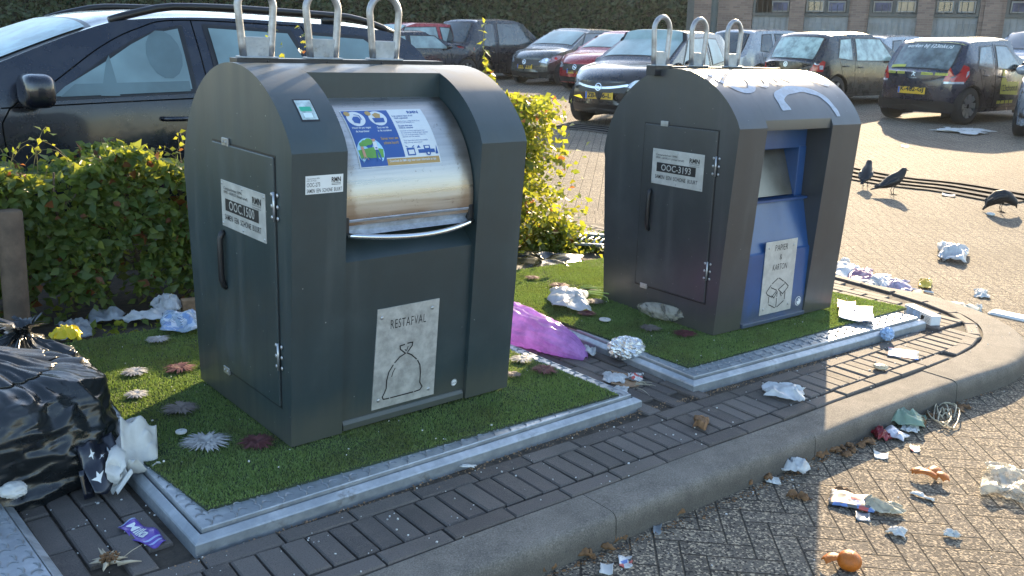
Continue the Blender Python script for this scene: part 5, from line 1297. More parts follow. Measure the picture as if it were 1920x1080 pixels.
def clear_film():
    if 'cf' in MATS: return MATS['cf']
    t = NT('clear_film'); t.set(col=(.70, .68, .60), rough=.12, spec=.8); n = t.noise(9, 3, .5, dist=1.5); t.bump(n, .4, .01)
    tr = t.n('ShaderNodeBsdfTransparent'); tr.inputs[0].default_value = (.95, .95, .93, 1); tl = t.n('ShaderNodeBsdfTranslucent'); tl.inputs[0].default_value = (.75, .72, .62, 1)
    m1 = t.n('ShaderNodeMixShader'); m1.inputs[0].default_value = .5; t.link(t.b.outputs[0], m1.inputs[1]); t.link(tl.outputs[0], m1.inputs[2]); m2 = t.n('ShaderNodeMixShader'); t.put(m2.inputs[0], t.ramp(n, .38, .62, .35, .85)); t.link(m1.outputs[0], m2.inputs[1]); t.link(tr.outputs[0], m2.inputs[2]); t.link(m2.outputs[0], t.out.inputs[0]); MATS['cf'] = t.m; return t.m
def mat_binbag():
    t = NT('black_bin_bag'); n = t.noise(9, 5, .7); m_ = t.n('ShaderNodeMapping'); m_.inputs['Scale'].default_value = (18, 18, 60); t.link(t.co(), m_.inputs[0]); a = t.noise(1., 5, .65, src=m_.outputs[0], dist=1.5); f = t.noise(34, 4, .6, dist=2.)
    t.set(col=t.mix(n, (.006, .008, .009), (.013, .016, .018)), rough=t.ramp(n, .3, .7, .22, .38), spec=.6, coat=.25, coatr=.15); t.bump(a*.5+f*.5, .22, .006); return t.m
M_BIN = mat_binbag()
def surf(px, py, s):
    if s == 's': P_ = att(px, py); return Vector(P_)
    z = {'p': .006, 't': .070}[s]; P_ = at(px, py, z); return NM @ Vector(P_)
def frame(x0, y0, x1, y1, s, rot=0.):
    """frame lying on surface s whose x axis runs to the camera's right; returns matrix, width, depth"""
    xm, ym = (x0+x1)/2, (y0+y1)/2; c = surf(xm, ym, s); a = surf(x0, ym, s); b_ = surf(x1, ym, s); u = surf(xm, y0, s); d = surf(xm, y1, s)
    X_ = (b_-a); w_ = X_.length; Y_ = (u-d); h_ = Y_.length; Y_.normalize(); X_.normalize(); w_ *= math.sqrt(max(.05, 1-X_.dot(Y_)**2)); N_ = Vector(NRM) if s != 's' else Vector((NRM[0]*.6, NRM[1]*.6, 1)).normalized(); X_ = Y_.cross(N_).normalized(); Y_ = N_.cross(X_)
    M = Matrix(((X_[0], Y_[0], N_[0], c[0]), (X_[1], Y_[1], N_[1], c[1]), (X_[2], Y_[2], N_[2], c[2]), (0, 0, 0, 1)))
    return M @ RZ(rot), w_, h_
def sheet(name, label, cat, box, s, m, hgt=.02, seed=0, rag=.14, fold=9., rot=0., flat=False, n=26, group=None, sx=1., sy=1., extra=None, solid=.0012, lift=.0):
    M, w_, d = frame(*box, s, rot); w_ *= sx; d = max(.3*w_, d-hgt*1.1)*sy if not flat else d*sy; b = B()
    def f(u, v):
        a, c = u-.5, v-.5; r_ = 1+rag*2*mn.noise(Vector((a*3+seed, c*3, seed*2.)))
        x, y = a*w_*r_, c*d*(1+rag*2*mn.noise(Vector((a*3, c*3+seed, seed*3.+5))))
        if flat: z = hgt*.25*abs(mn.noise(Vector((a*2+seed, c*2, 1))))+hgt*.5*abs(a*2)**3
        else: z = hgt*(1.05-.85*facet((a*1., c*d/w_), fold*.34, seed)-.16*facet((a, c*d/w_), fold*.9, seed+2)+.35*mn.noise(Vector((a*2+seed, c*2, 3.))))*(1-.6*(4*max(a*a, c*c))**1.5); x += .12*w_*mn.noise(Vector((a*fold*.6, c*fold*.6, seed+9))); y += .12*d*mn.noise(Vector((c*fold*.6, a*fold*.6, seed+4)))
        return (x, y, max(.0015, z+.002)+lift)
    b.grid(f, n, n, 0)
    o = b.build(name, m, M=M, smooth=60, solid=solid, tag=(label, cat, group)); return o
def lump(name, label, cat, box, s, m, hf=.5, seed=0, k=.42, fs=4., sub=5, group=None, rot=0., sy=1., smooth=True):
    """a crumpled ball or bag: faceted by ridged folds, flattened where it rests"""
    M, w_, d = frame(*box, s, rot); H = w_*hf; b = B(); n = 22
    def f(u, v):
        th = PI*v*.98+.01; ph = 2*PI*u; p = (math.sin(th)*math.cos(ph), math.sin(th)*math.sin(ph), math.cos(th)); r_ = 1.05-k*.45*facet(p, fs*.30, seed)-k*.22*facet(p, fs*.75, seed+2)+.10*mn.noise(Vector(p)*1.5)
        return (p[0]*w_/2*r_, p[1]*w_/2*r_*sy, max(0.001, H*.5+p[2]*H*.5*r_))
    b.grid(f, 2*n, n, 0); return b.build(name, m, M=M, smooth=smooth, tag=(label, cat, group))

# --- black bin bags at the left
def bin_bag(label, x, y, rx, ry, h, seed, knot, lean=(0, 0), z0=.0):
    b = B(); NU, NV = 200, 120
    kx, ky, kz = knot
    def f(u, v):
        ph = 2*PI*u; t = v
        # body profile: broad and slumped, gathered towards the knot
        if t < .72:
            q = t/.72; z = h*(1-(1-q)**1.0)*.80 if False else h*.86*math.sin(q*PI/2)**1.15; r_ = (1.0-.10*(1-q)**6)*(math.cos(q*PI/2*.80)**.42)
        else:
            q = (t-.72)/.28; z = h*.86+(kz-h*.86)*q; r0 = math.cos(PI/2*.80)**.42; r_ = r0*(1-q)**1.3+.05
        cx, cy = kx*max(0, (t-.35)/.65)**1.5, ky*max(0, (t-.35)/.65)**1.5
        dx, dy = math.cos(ph), math.sin(ph)
        p = (dx, dy, z/h*1.3)
        f1 = facet(p, 1.05, seed); f2 = facet((p[0], p[1], p[2]*1.8), 2.1, seed+3); f3 = facet((p[0]*1.2, p[1]*1.2, p[2]*2.8), 4.2, seed+5)
        gather = (abs(math.sin(ph*9+2*mn.noise(Vector((dx*2, dy*2, seed)))))*.6+abs(math.sin(ph*16+seed))*.4-.5)*max(0, (t-.42)/.58)**1.1*.26
        lmp = mn.noise(Vector((dx*1.1+seed, dy*1.1, z*3)))*.20; sag = .030*math.sin(z/h*13+3*mn.noise(Vector((dx*1.6, dy*1.6, seed+2.))))*(1-t)
        r_ = r_*(1.08-.15*f1-.055*f2-.018*f3+gather+lmp+sag)
        return (x+cx+dx*rx*r_+lean[0]*t, y+cy+dy*ry*r_+lean[1]*t, max(z0+.002, z0+z-.018*(f1-.5)*min(1, t*2)-.012*(f2-.5)*min(1, t*2)))
    b.grid(f, NU, NV, 0)
    # the twisted neck
    t_ = thing('bin_bag', label, 'bin bag', NM, 'black bin bags')
    b.build('bag', M_BIN, t_, smooth=True)
    b = B()
    for k in range(26):
        a = 2*PI*k/26; r_ = .05+.02*random.random(); P_ = [(x+kx+lean[0]+.014*math.cos(a), y+ky+lean[1]+.014*math.sin(a), z0+kz-.01), (x+kx+lean[0]+r_*.6*math.cos(a), y+ky+lean[1]+r_*.6*math.sin(a), z0+kz+.03), (x+kx+lean[0]+r_*1.3*math.cos(a+.1), y+ky+lean[1]+r_*1.3*math.sin(a+.1), z0+kz+.02+.03*random.random())]
        Q = [(p[0]+.012*math.sin(a), p[1]-.012*math.cos(a), p[2]+.006*random.random()) for p in P_]
        b.add(P_+Q, [(0, 1, 4, 3), (1, 2, 5, 4)])
    b.build('knotted_neck', M_BIN, t_, smooth=True); return t_
BAG1 = bin_bag('full black bin bag slumped at the left edge, faint printing on its front', -.70, .47, .33, .27, .36, 3, (-.10, .10, .40))
bin_bag('black bin bag tied in a knot, behind the larger one at the left edge', -.63, 1.00, .30, .24, .23, 8, (.12, -.02, .27))
def bag_print():
    b = B(); p0 = at(8, 818, 0); 
    # faint lettering lies a little proud of the front of the bag: found by following the view to the bag's front
    M, w_, d = frame(0, 900, 60, 930, 'p'); f = lambda x, y: tuple(Vector((x, 0, y)))
    text(b, 'PAPIER', 0, 0, .020, lambda x, y: (x, y*.25, y), 0); return b
yel = sheet('yellow_plastic', 'scrap of yellow plastic sticking out behind the black bag', 'plastic scrap', (104, 690, 160, 712), 't', mat('yellow_film', (.75, .60, .02), .4, var=.1), .05, 2, lift=.13)

sheet('wipes_packet', 'blue and white packet standing open on the grass mat beside the hedge', 'packet', (302, 590, 372, 630), 't', PRT2, .06, 5, .04, 3, n=14, solid=.003)
sheet('plastic_film', 'long crumpled grey-white film lying at the foot of the hedge', 'plastic film', (110, 606, 170, 640), 'p', G_PL, .04, 11); sheet('food_tray', 'flattened grey plastic tray below the hedge', 'tray', (168, 588, 235, 612), 'p', G_PL, .05, 12, .05, 4)
sheet('plastic_film', 'white plastic film at the foot of the hedge behind the blue packet', 'plastic film', (235, 590, 330, 610), 'p', W_PL, .05, 13); sheet('plastic_film', 'clear crumpled film between the blue packet and the hedge', 'plastic film', (288, 576, 340, 600), 'p', W_PL, .09, 14)
def carton(name, label, cat, box, s, size, rot, mats, print_fn=None, tilt=0.):
    M, w_, d = frame(*box, s, rot); M = M @ RX(tilt); b = B(); a, c, h = size; b.box((-a/2, -c/2, 0), (a/2, c/2, h)); o = b.build(name, mats[0], M=M, bevel=.0015, tag=(label, cat))
    if print_fn: q = B(); print_fn(q, a, c, h); q.build('printed_panel', mats[1:], o)
    return o
carton('brown_box', 'small brown box with a white bottle cap, behind the blue packet', 'box', (343, 575, 372, 596), 'p', (.075, .05, .065), .2, [BR_PA])
# star printed wrapper, napkin, net
def napkin():
    pts = [at(*q) for q in ((266, 792, .085), (248, 798, .085), (232, 812, .09), (224, 832, .10), (220, 856, .10), (216, 880, .08), (212, 900, .04))]; P_ = smooth_path(pts, .008); b = B(); n = 14; V = []
    for i, p in enumerate(P_):
        v = i/len(P_); r_ = .013+.012*math.sin(v*5+.6)**2
        for k in range(n): a = 2*PI*k/n; g = 1.15-.5*facet((math.cos(a), math.sin(a), v*6), 1.6, 3); V.append((p[0]+r_*g*math.cos(a), p[1]+r_*g*math.sin(a)*.7, p[2]+r_*g*math.sin(a)*.8))
    b.add(V, [(i*n+k, i*n+(k+1) % n, (i+1)*n+(k+1) % n, (i+1)*n+k) for i in range(len(P_)-1) for k in range(n)]+[tuple(range(n))[::-1]]); b.build('napkin', W_PA, M=NM, smooth=60, tag=('white twisted napkin lying over the corner of the grass mat beside the bin bag', 'napkin'))
napkin()
sheet('net_bag', 'grey mesh net hanging beside the bin bag', 'net', (203, 812, 240, 895), 'p', G_PL, .05, 22, .12, 14, sy=.5, lift=.05)
def star_pack():
    M, w_, d = frame(178, 880, 250, 975, 'p', .5); t = thing('printed_wrapper', 'dark wrapper printed with white four-pointed stars, white inside, beside the steel platform', 'wrapper', M)
    nv = mat('navy_wrapper', (.010, .012, .022), .3, var=.3, coat=.4); b = B()
    f = lambda x, y, o=0: (x, y*.55+.02*math.sin(x*40), .02+y*.62+.012*math.sin(x*55+y*20)+.02*(1-facet((x*8, y*8), 1.2, 3))+o*.0-.0, )
    g = lambda x, y: (lambda p: (p[0], p[1]-.0015, p[2]+.0008))(f(x, y))
    b.grid(lambda u, v: f((u-.5)*.12, v*.17), 14, 14); b.grid(lambda u, v: (-.075+.03*u, .02+.02*v, .005+.08*v), 3, 5); b.build('dark_sleeve', nv, t, smooth=True, solid=.0012)
    b = B()
    for cx, cy, r in ((-.035, .055, .020), (.018, .050, .014), (.0, .095, .014), (.035, .115, .016), (-.03, .125, .011)):
        V = [g(cx, cy)]+[g(cx+(r if k % 2 == 0 else r*.36)*math.cos(k*PI/4), cy+(r if k % 2 == 0 else r*.36)*math.sin(k*PI/4)) for k in range(8)]; b.add(V, [(0, 1+k, 1+(k+1) % 8) for k in range(8)])
    b.build('white_stars', M_WHITE, t)
    b = B(); b.grid(lambda u, v: (.045+.10*u+.03*v, .03+.05*v-.02*u, .03+.15*v*(1-.25*u)+.012*math.sin(u*9+v*3)+.03*facet((u, v), 2.2, 5)), 14, 14); b.grid(lambda u, v: (.05+.11*u, -.02+.04*v, .085-.07*u*v-.05*u+.016*math.sin(u*11+v*4)-.02*v), 12, 12); b.grid(lambda u, v: (-.005+.05*u, -.03+.05*v, .012+.05*u+.01*math.sin(v*8)), 8, 8); b.build('white_paper_lining', W_PA, t, smooth=True, solid=.001)
star_pack()
def choc():
    M, w_, d = frame(238, 968, 298, 1040, 'p', -1.02); t = thing('chocolate_wrapper', 'purple chocolate wrapper with white script lettering on the bricks', 'wrapper', M)
    pm = mat('purple_film', (.11, .05, .36), .3, var=.15, coat=.5); lm = mat('lilac_film', (.35, .42, .68), .3)
    f = lambda x, y, o=0.: (x, y*(1-.32*abs(x)/.08+.1*math.sin(x*60)), .006+.004*math.sin(x*70+y*30)+.004*math.sin(y*90)+o)
    b = B(); b.grid(lambda u, v: f((u-.5)*.155, (v-.5)*.062), 20, 8); b.build('film', pm, t, smooth=True, solid=.001)
    b = B(); b.grid(lambda u, v: f(-.078+u*.006, (v-.5)*.062, .0015), 2, 6); b.grid(lambda u, v: f(.040+u*.006, (v-.5)*.055, .0015), 2, 6); b.grid(lambda u, v: f(.055+u*.006, (v-.5)*.05, .0015), 2, 6); b.build('lilac_edge', lm, t)
    b = B(); text(b, 'Milka', -.062, -.014, .026, lambda x, y: f(x, y, .0022), 0, w=.085, bold=.03, shear=.2); b.build('lettering', M_WHITE, t)
choc()
lump('tissue', 'white crumpled tissue on the steel platform at the left edge', 'tissue', (-2, 904, 56, 958), 't', W_PA, .55, 31, .5, 5)
def dead_flower():
    M, w_, d = frame(150, 1040, 258, 1085, 'p'); t = thing('dried_flower', 'dry brown flower head with pale husks on the bricks at the bottom left', 'dried flower', M); b = B(); hm = mat('pale_husk', (.50, .42, .30), .8, var=.25)
    for k in range(16):
        a = random.uniform(0, 2*PI); L = random.uniform(.03, .055); b.tube([(0, 0, .01), (L*.5*math.cos(a), L*.5*math.sin(a), .02), (L*math.cos(a), L*math.sin(a), .012+.02*random.random())], [.006, .005, .0006], 5)
    b.tube([(.02, -.01, .01), (.05, -.012, .012), (.075, -.01, .006)], [.007, .004, .001], 6); b.tube([(.02, 0, .01), (.055, .025, .02), (.078, .045, .02)], [.0016, .0014, .001], 4); b.build('husks', hm, t, smooth=True)
    b = B()
    for k in range(70): b.ball((random.gauss(0, .012), random.gauss(0, .009), .018+random.random()*.014), .0035, 0, 3)
    b.build('seeds', LEAF_B, t)
dead_flower()

# --- withered decorative flowers on the mats
FG = mat('grey_petals', (.36, .35, .34), .7, var=.3, vs_=50); FR = mat('dark_red_petals', (.11, .035, .035), .7, var=.4, vs_=50, trans=.1, backlit=(.3, .05, .04)); FB = mat('grey_brown_petals', (.17, .14, .12), .75, var=.3, vs_=50)
def flower(px, py, wpx, m, label, z=.066):
    M, w_, d = frame(px-wpx/2, py-4, px+wpx/2, py+4, 't'); b = B(); R_ = w_/2
    for k in range(170):
        a = random.uniform(0, 2*PI); L = R_*random.uniform(.5, 1.08); wd = R_*.062*random.uniform(.6, 1.4); hh = R_*random.uniform(.02, .13)+.003; ca, sa = math.cos(a), math.sin(a)
        V = [(0-sa*wd*.3, ca*wd*.3, .004), (sa*wd*.3, -ca*wd*.3, .004), (ca*L*.5+sa*wd, sa*L*.5-ca*wd, hh), (ca*L*.5-sa*wd, sa*L*.5+ca*wd, hh), (ca*L, sa*L, hh*.45)]
        b.add(V, [(0, 1, 2, 3), (3, 2, 4)])
    b.build('withered_flower', m, M=M, tag=(label, 'flower', 'withered artificial flowers on the grass mats'))
for a in ((297, 637, 52, FG, 'grey withered flower on the mat, next to the blue packet'), (252, 698, 58, FG, 'grey withered flower on the mat right of the upper bin bag'), (256, 740, 52, FG, 'grey withered flower touching the right side of the large bin bag'), (338, 691, 68, FR, 'dark red withered flower with a cigarette end beside it'), (338, 767, 78, FB, 'brown-red withered flower in the middle of the mat left of the container'),
          (386, 830, 104, FG, 'largest pale grey withered flower near the front corner of the mat'), (482, 830, 80, FR, 'dark red withered flower at the foot of the container corner'), (978, 674, 46, FG, 'grey withered flower right of the residual waste container'), (1022, 694, 58, FR, 'red-brown withered flower right of the residual waste container'), (962, 702, 34, FB, 'brown withered flower partly behind the residual waste container'),
          (998, 521, 32, FR, 'small dark red withered flower at the back of the sunlit mat'), (1048, 536, 42, FR, 'dark red withered flower on the sunlit mat above the white bag'), (1104, 546, 44, FB, 'brown withered flower beside the leek leaves'), (1116, 566, 42, FB, 'darker brown withered flower between the white bag and the paper container'), (1100, 588, 42, FR, 'bright red withered flower just below the white bag'), (1220, 616, 48, FB, 'grey-brown withered flower below the clear packet'), (1284, 626, 52, FR, 'red withered flower at the front foot of the paper container')): flower(*a)
for px, py, lb in ((340, 812, 'small white ring with a dark centre on the mat left of the container'), (1134, 601, 'small white ring on the mat left of the clear packet')):
    M, w_, d = frame(px-11, py-4, px+11, py+4, 't'); b = B(); b.lathe([(w_*.12, .004), (w_*.5, .003), (w_*.5, .008), (w_*.14, .010), (w_*.12, .004)], 18); b.build('plastic_ring', W_PA, M=M, tag=(lb, 'ring'))
# --- between the platforms
def pink_bag():
    p0, p1 = at(905, 618, 0), at(1098, 676, 0); d = p1-p0; L = np.linalg.norm(d); u = d/L; n = np.array([-u[1], u[0], 0]); b = B(); m = plastic('mauve_film', (.62, .36, .82), .6, .2, .3)
    def f(uu, v):
        r_ = (.108*(1-v**2.2)**.6*(min(1, v*6+.3))+.012); a = 2*PI*uu; q = (math.cos(a), math.sin(a), v*2.4); g = 1.1-.22*facet(q, 1.3, 4)-.10*facet(q, 3.2, 6)+.10*abs(math.sin(a*7+v*5))*v
        p = p0+u*L*v+n*math.cos(a)*r_*g; return (p[0], p[1], max(.004, r_*.62+math.sin(a)*r_*.72*g))
    b.grid(f, 90, 60); t = thing('plastic_bag', 'full pink and purple translucent plastic bag lying between the two platforms', 'plastic bag', NM); b.build('bag', m, t, smooth=True)
    M, w_, d_ = frame(1050, 650, 1105, 676, 'p'); b = B(); b.grid(lambda uu, v: ((uu-.3)*w_, (v-.5)*.07+.02*math.sin(uu*6), .012+.035*facet((uu, v), 4, 9)), 16, 12); b.build('white_tail', W_PL, t, NM.inverted() @ M, smooth=True, solid=.001)
pink_bag()
lump('crumpled_foil', 'crumpled ball of silver foil on the edge of the platform of the paper container', 'foil', (1136, 648, 1212, 702), 'p', mat('silver_foil', (.72, .72, .72), .22, .95, .1, 30, .9, 120), .62, 42, .62, 9, sy=.8, smooth=False)
sheet('brown_paper_scrap', 'flat scrap of brown paper below the silver foil', 'paper scrap', (1145, 700, 1198, 724), 'p', BR_PA, .012, 43, flat=True); sheet('white_scrap', 'torn white scrap left of the brown paper, corner of the mat', 'paper scrap', (1130, 702, 1172, 722), 'p', W_PL, .02, 44); sheet('white_scrap', 'white torn wrapping right below the silver foil', 'paper scrap', (1178, 702, 1206, 720), 'p', PRT, .02, 45); sheet('white_scrap', 'small white scrap at the right tip of the grass mat', 'paper scrap', (1152, 726, 1178, 742), 'p', W_PL, .012, 46)
def stalks(label, box, s, m, n, r, name='plant_stalks', cat='stalks', curl=.2):
    M, w_, d = frame(*box, s); b = B()
    for k in range(n):
        a = random.gauss(0, .5); p = Vector((random.gauss(-w_*.3, w_*.08), random.gauss(d*.1, d*.15), .006)); pts = [p.copy()]; q = Vector((math.cos(a), math.sin(a)*.8-.2, .3))
        for j in range(7): p = p+q*w_*.13; q.z -= .09; q.x += random.gauss(0, curl); q.y += random.gauss(0, curl); p.z = max(.003, p.z); pts.append(p.copy())
        b.tube(pts, [r*(1-.1*j) for j in range(8)], 5)
    b.build(name, m, M=M, smooth=True, tag=(label, cat))
stalks('thin dry stalks below the silver foil', (1185, 715, 1215, 740), 'p', CREAM, 9, .0015)
stalks('pale green leek leaves on the mat left of the paper container', (1080, 535, 1148, 566), 't', mat('leek', (.32, .42, .14), .5, var=.3, trans=.3, backlit=(.5, .6, .1)), 6, .006)
sheet('white_bag', 'crumpled white carrier bag on the sunlit mat left of the paper container', 'plastic bag', (1032, 550, 1104, 586), 't', W_PL, .06, 47, .12, 6)
sheet('black_sack', 'flat black plastic sack lying at the foot of the sunlit shrub', 'plastic sack', (940, 462, 1092, 500), 't', M_BIN, .055, 48, .12, 6, n=50, lift=-.05)
lump('clear_packet', 'clear plastic packet with scraps inside at the foot of the paper container', 'packet', (1190, 584, 1290, 612), 't', clear_film(), .30, 49, .5, 5, rot=-.42, sy=.35)
carton('blue_carton', 'long white and blue carton leaning off the right end of the platform', 'carton', (1690, 585, 1765, 612), 'p', (.22, .055, .05), -.95, [mat('white_board', (.66, .68, .70), .5, var=.06), M_INK, BLUEW], lambda q, a, c, h: (rect(q, -a/2+.02, .006, .02, h-.004, lambda x, y: (x, -c/2-.0008, y), 1), disc(q, .04, h*.5, .012, lambda x, y: (x, -c/2-.0009, y), 0, 10), strip(q, [(.03, .012), (.05, .02), (.055, .035)], .006, lambda x, y: (x, -c/2-.0009, y)), [strip(q, [(.065, .008+k*.007), (.10, .008+k*.007)], .002, lambda x, y: (x, -c/2-.0009, y)) for k in range(5)]))
for k, (bx, m, lb, nm) in enumerate((((1560, 500, 1612, 532), W_PL, 'white film at the right foot of the paper container', 'plastic_film'), ((1590, 508, 1640, 540), plastic('pink_film', (.60, .40, .52), .5), 'pink and white film in the heap behind the right mat', 'plastic_film'), ((1560, 528, 1600, 552), CREAM, 'cream film in the heap nearest the paper container', 'plastic_film'), ((1620, 520, 1668, 552), W_PL, 'clear white film in the middle of the litter heap', 'plastic_film'), ((1655, 530, 1705, 552), plastic('lilac_bag', (.58, .50, .62), .5), 'lilac film at the right end of the litter heap', 'plastic_film'), ((1598, 535, 1650, 556), G_PL, 'grey film at the front of the litter heap', 'plastic_film'))): sheet(nm, lb, 'plastic film', bx, 's', m, .055, 50+k, .16, 3.5, n=30)
sheet('twig_litter', 'brown plant debris along the back edge of the right mat', 'plant debris', (1655, 546, 1745, 580), 's', BR_PA, .02, 57, .3, 14); sheet('yellow_scrap', 'yellow plastic scoop standing in the litter heap', 'plastic scrap', (1722, 528, 1746, 544), 's', mat('yellow_scoop', (.60, .42, .06), .5), .04, 58, .08, 3)
b = B(); M_, w_, d_ = frame(1690, 538, 1740, 552, 's', -.25); b.tube([(-.11, 0, .008), (.11, 0, .008)], .006, 8); b.build('white_straw', M_WHITE, M=M_, tag=('white plastic stick beside the yellow scrap', 'stick'))
sheet('cream_cloth', 'cream cloth lying in sun at the corner of the kerb', 'cloth', (1750, 574, 1830, 604), 's', CREAM, .045, 60, .15, 6); sheet('orange_wrapper', 'orange-brown wrapper under the cream cloth', 'wrapper', (1762, 594, 1828, 614), 's', mat('salmon_wrapper', (.50, .24, .14), .5, var=.3), .02, 61, flat=True)
b = B(); M_, w_, d_ = frame(1866, 584, 1932, 606, 's', -.3); b.box((-.12, -.055, 0), (.12, .055, .010)); b.box((-.11, -.047, .010), (.11, .047, .016)); b.build('plastic_slab', M_WHITE, M=M_, bevel=.003, tag=('white rectangular plastic lid on the sunlit street at the right edge', 'lid'))
sheet('white_bag', 'white plastic bag alone on the sunlit street right of the paper container', 'plastic bag', (1755, 468, 1812, 496), 's', W_PL, .10, 62, .1, 5)
sheet('letter', 'pale blue printed leaflet on the sunlit corner of the right mat', 'leaflet', (1572, 574, 1636, 602), 't', PRT2, .02, 63, .05, 2, flat=True, solid=.002); sheet('orange_card', 'orange and white card under the pale blue leaflet', 'card', (1570, 566, 1604, 582), 't', ORG, .02, 64, .04, 2, flat=True)
lump('blue_wrapper', 'blue and white crumpled wrapper leaning on the platform of the paper container', 'wrapper', (1648, 626, 1676, 650), 'p', BLUEW, 1.0, 65, .5, 6, smooth=False)
sheet('white_card', 'flat white receipt on the bricks between platform and kerb', 'receipt', (1664, 656, 1722, 672), 'p', PRT, .004, 66, .03, 2, flat=True, n=8); lump('food_scrap', 'cream food scrap on the bricks by the kerb with its shadow', 'food scrap', (1636, 684, 1666, 700), 'p', CREAM, .35, 67, .6, 5)
sheet('white_bag', 'white plastic bag with handles on the shaded bricks below the paper container', 'plastic bag', (1434, 724, 1508, 757), 'p', W_PL, .035, 68, .12, 6); sheet('dry_leaf', 'pale orange leaf on the shaded bricks in front of the gap between platforms', 'leaf', (1298, 784, 1326, 812), 'p', LEAF_B, .03, 69, .2, 4)
# --- along the kerb and on the street
sheet('green_bag', 'pale green plastic bag resting against the kerb', 'plastic bag', (1655, 772, 1732, 812), 's', plastic('green_film', (.34, .46, .36), .45, .2), .07, 70, .07, 3)
sheet('red_packet', 'crisp packet with red outside and white inside by the kerb', 'packet', (1652, 802, 1704, 836), 's', mat('red_silver', (.55, .55, .60), .35, .3), .03, 71, .05, 2, rot=-.5, sy=.5); sheet('red_packet', 'dark red wrapper folded at the foot of the kerb', 'wrapper', (1636, 806, 1666, 838), 's', mat('dark_red_film', (.20, .02, .03), .3, var=.4), .045, 72, .2, 5, rot=.6, sy=.6)
sheet('lilac_paper', 'lilac-white paper below the pale green bag', 'paper scrap', (1690, 795, 1722, 814), 's', W_PA, .02, 73); sheet('dry_leaf', 'orange-brown leaf right of the pale green bag', 'leaf', (1714, 790, 1736, 806), 's', LEAF_B, .03, 74, .2, 5)
def rope():
    M, w_, d = frame(1728, 765, 1812, 800, 's'); b = B(); pts = []
    for k in range(90): a = k*.33; r_ = .5+.35*math.sin(k*.21); pts.append((w_*.42*r_*math.cos(a)*(1-.003*k)+.05*w_*math.sin(k*.5), d*.9*r_*math.sin(a)+.02*math.sin(k), .008+.018*abs(math.sin(k*.7))))
    b.tube(pts, .0028, 5); b.build('string', CREAM, M=M, smooth=True, tag=('tangled beige string at the foot of the kerb', 'string'))
rope()
sheet('white_rag', 'white plastic scrap with a ring at the foot of the kerb, in shade', 'plastic scrap', (1456, 866, 1512, 898), 's', W_PL, .05, 75, .2, 7); sheet('white_scrap', 'thin white scrap with a brown leaf by the kerb', 'paper scrap', (1436, 896, 1462, 910), 's', W_PA, .012, 76)
for k, (bx, lb) in enumerate((((1638, 850, 1664, 862), 'white card edge just in the sun below the leaves'), ((1706, 838, 1724, 848), 'small pale card on the sunlit street'), ((1604, 963, 1630, 978), 'small white square card beside the crumpled tissue'), ((1125, 1060, 1150, 1078), 'small white scrap on the street at the bottom'), ((1160, 1045, 1185, 1066), 'thin white torn scrap near the bottom of the street'), ((1225, 985, 1240, 1003), 'small white tube near the kerb leaves'))): sheet('white_scrap', lb, 'paper scrap', bx, 's', (W_PA, PRT, G_PL)[k % 3], .012, 80+k, .12, 2, flat=True, n=8)
sheet('milk_carton', 'flattened white carton on the sunlit street', 'carton', (1556, 926, 1636, 960), 's', PRT, .022, 90, .04, 3, n=12, solid=.006); sheet('dry_leaf', 'orange-brown leaf tucked behind the flattened carton', 'leaf', (1560, 920, 1600, 934), 's', LEAF_B, .02, 91, .15, 4)
sheet('crumpled_tissue', 'crumpled cream tissue with a yellow stain beside the flattened carton', 'tissue', (1612, 944, 1684, 970), 's', CREAM, .035, 92, .25, 9); sheet('paper_strip', 'thin twisted paper strip below the orange peel', 'paper scrap', (1706, 924, 1752, 942), 's', W_PA, .015, 93, .1, 4, rot=-.3, sy=.4)
for k, (bx, lb) in enumerate((((1666, 992, 1696, 1010), 'small crumpled tissue on the street right of the shadow edge'), ((1768, 1000, 1800, 1014), 'white star-shaped scrap on the lower right street'))): sheet('tissue', lb, 'tissue', bx, 's', W_PA, .02, 94+k, .3, 6)
sheet('clear_bag', 'clear crumpled plastic bag catching the sun at the right edge', 'plastic bag', (1842, 876, 1935, 948), 's', clear_film(), .055, 97, .08, 3, n=40)
def peel(box, label, s='s', whole=False):
    om = mat('orange_peel', (.50, .13, .01), .45, var=.15, vs_=60, bump=.4, bs=200, trans=.1, backlit=(.8, .3, .02)); M, w_, d = frame(*box, s); t = thing('orange_peel', label, 'orange peel', M); b = B()
    if whole: b.ball((.012, 0, .026), .032, 0, 12, sc=(1, 1, .85))
    for k, (cx, cy, a, L) in enumerate(((-.03, 0, .3, .045), (.012, .022, 1.2, .05), (.035, -.005, 2.2, .04), (-.01, -.016, 2.9, .05)) if not whole else ((-.03, 0, .6, .045),)):
        def f(u, v): q = (u-.5)*2.2; r_ = .020*(1-.35*abs(2*v-1)**2); return (cx+math.cos(a)*(v-.5)*L*1.4-math.sin(a)*math.sin(q)*r_, cy+math.sin(a)*(v-.5)*L*1.4+math.cos(a)*math.sin(q)*r_, .003+.020+.016*math.cos(q)*(1 if k % 2 else .8)-.012*abs(2*v-1)**2)
        b.grid(f, 10, 10)
    b.build('peel', om, t, smooth=True, solid=.003)
    b = B(); b.grid(lambda u, v: (.02+.012*u, .004+.03*v-.015, .012+.02*math.sin(u*3)), 4, 4); b.build('pith', CREAM, t, smooth=True)
peel((1708, 880, 1776, 918), 'torn orange peel on the sunlit street'); peel((1550, 1048, 1614, 1082), 'half peeled orange cut off by the bottom edge', whole=True)
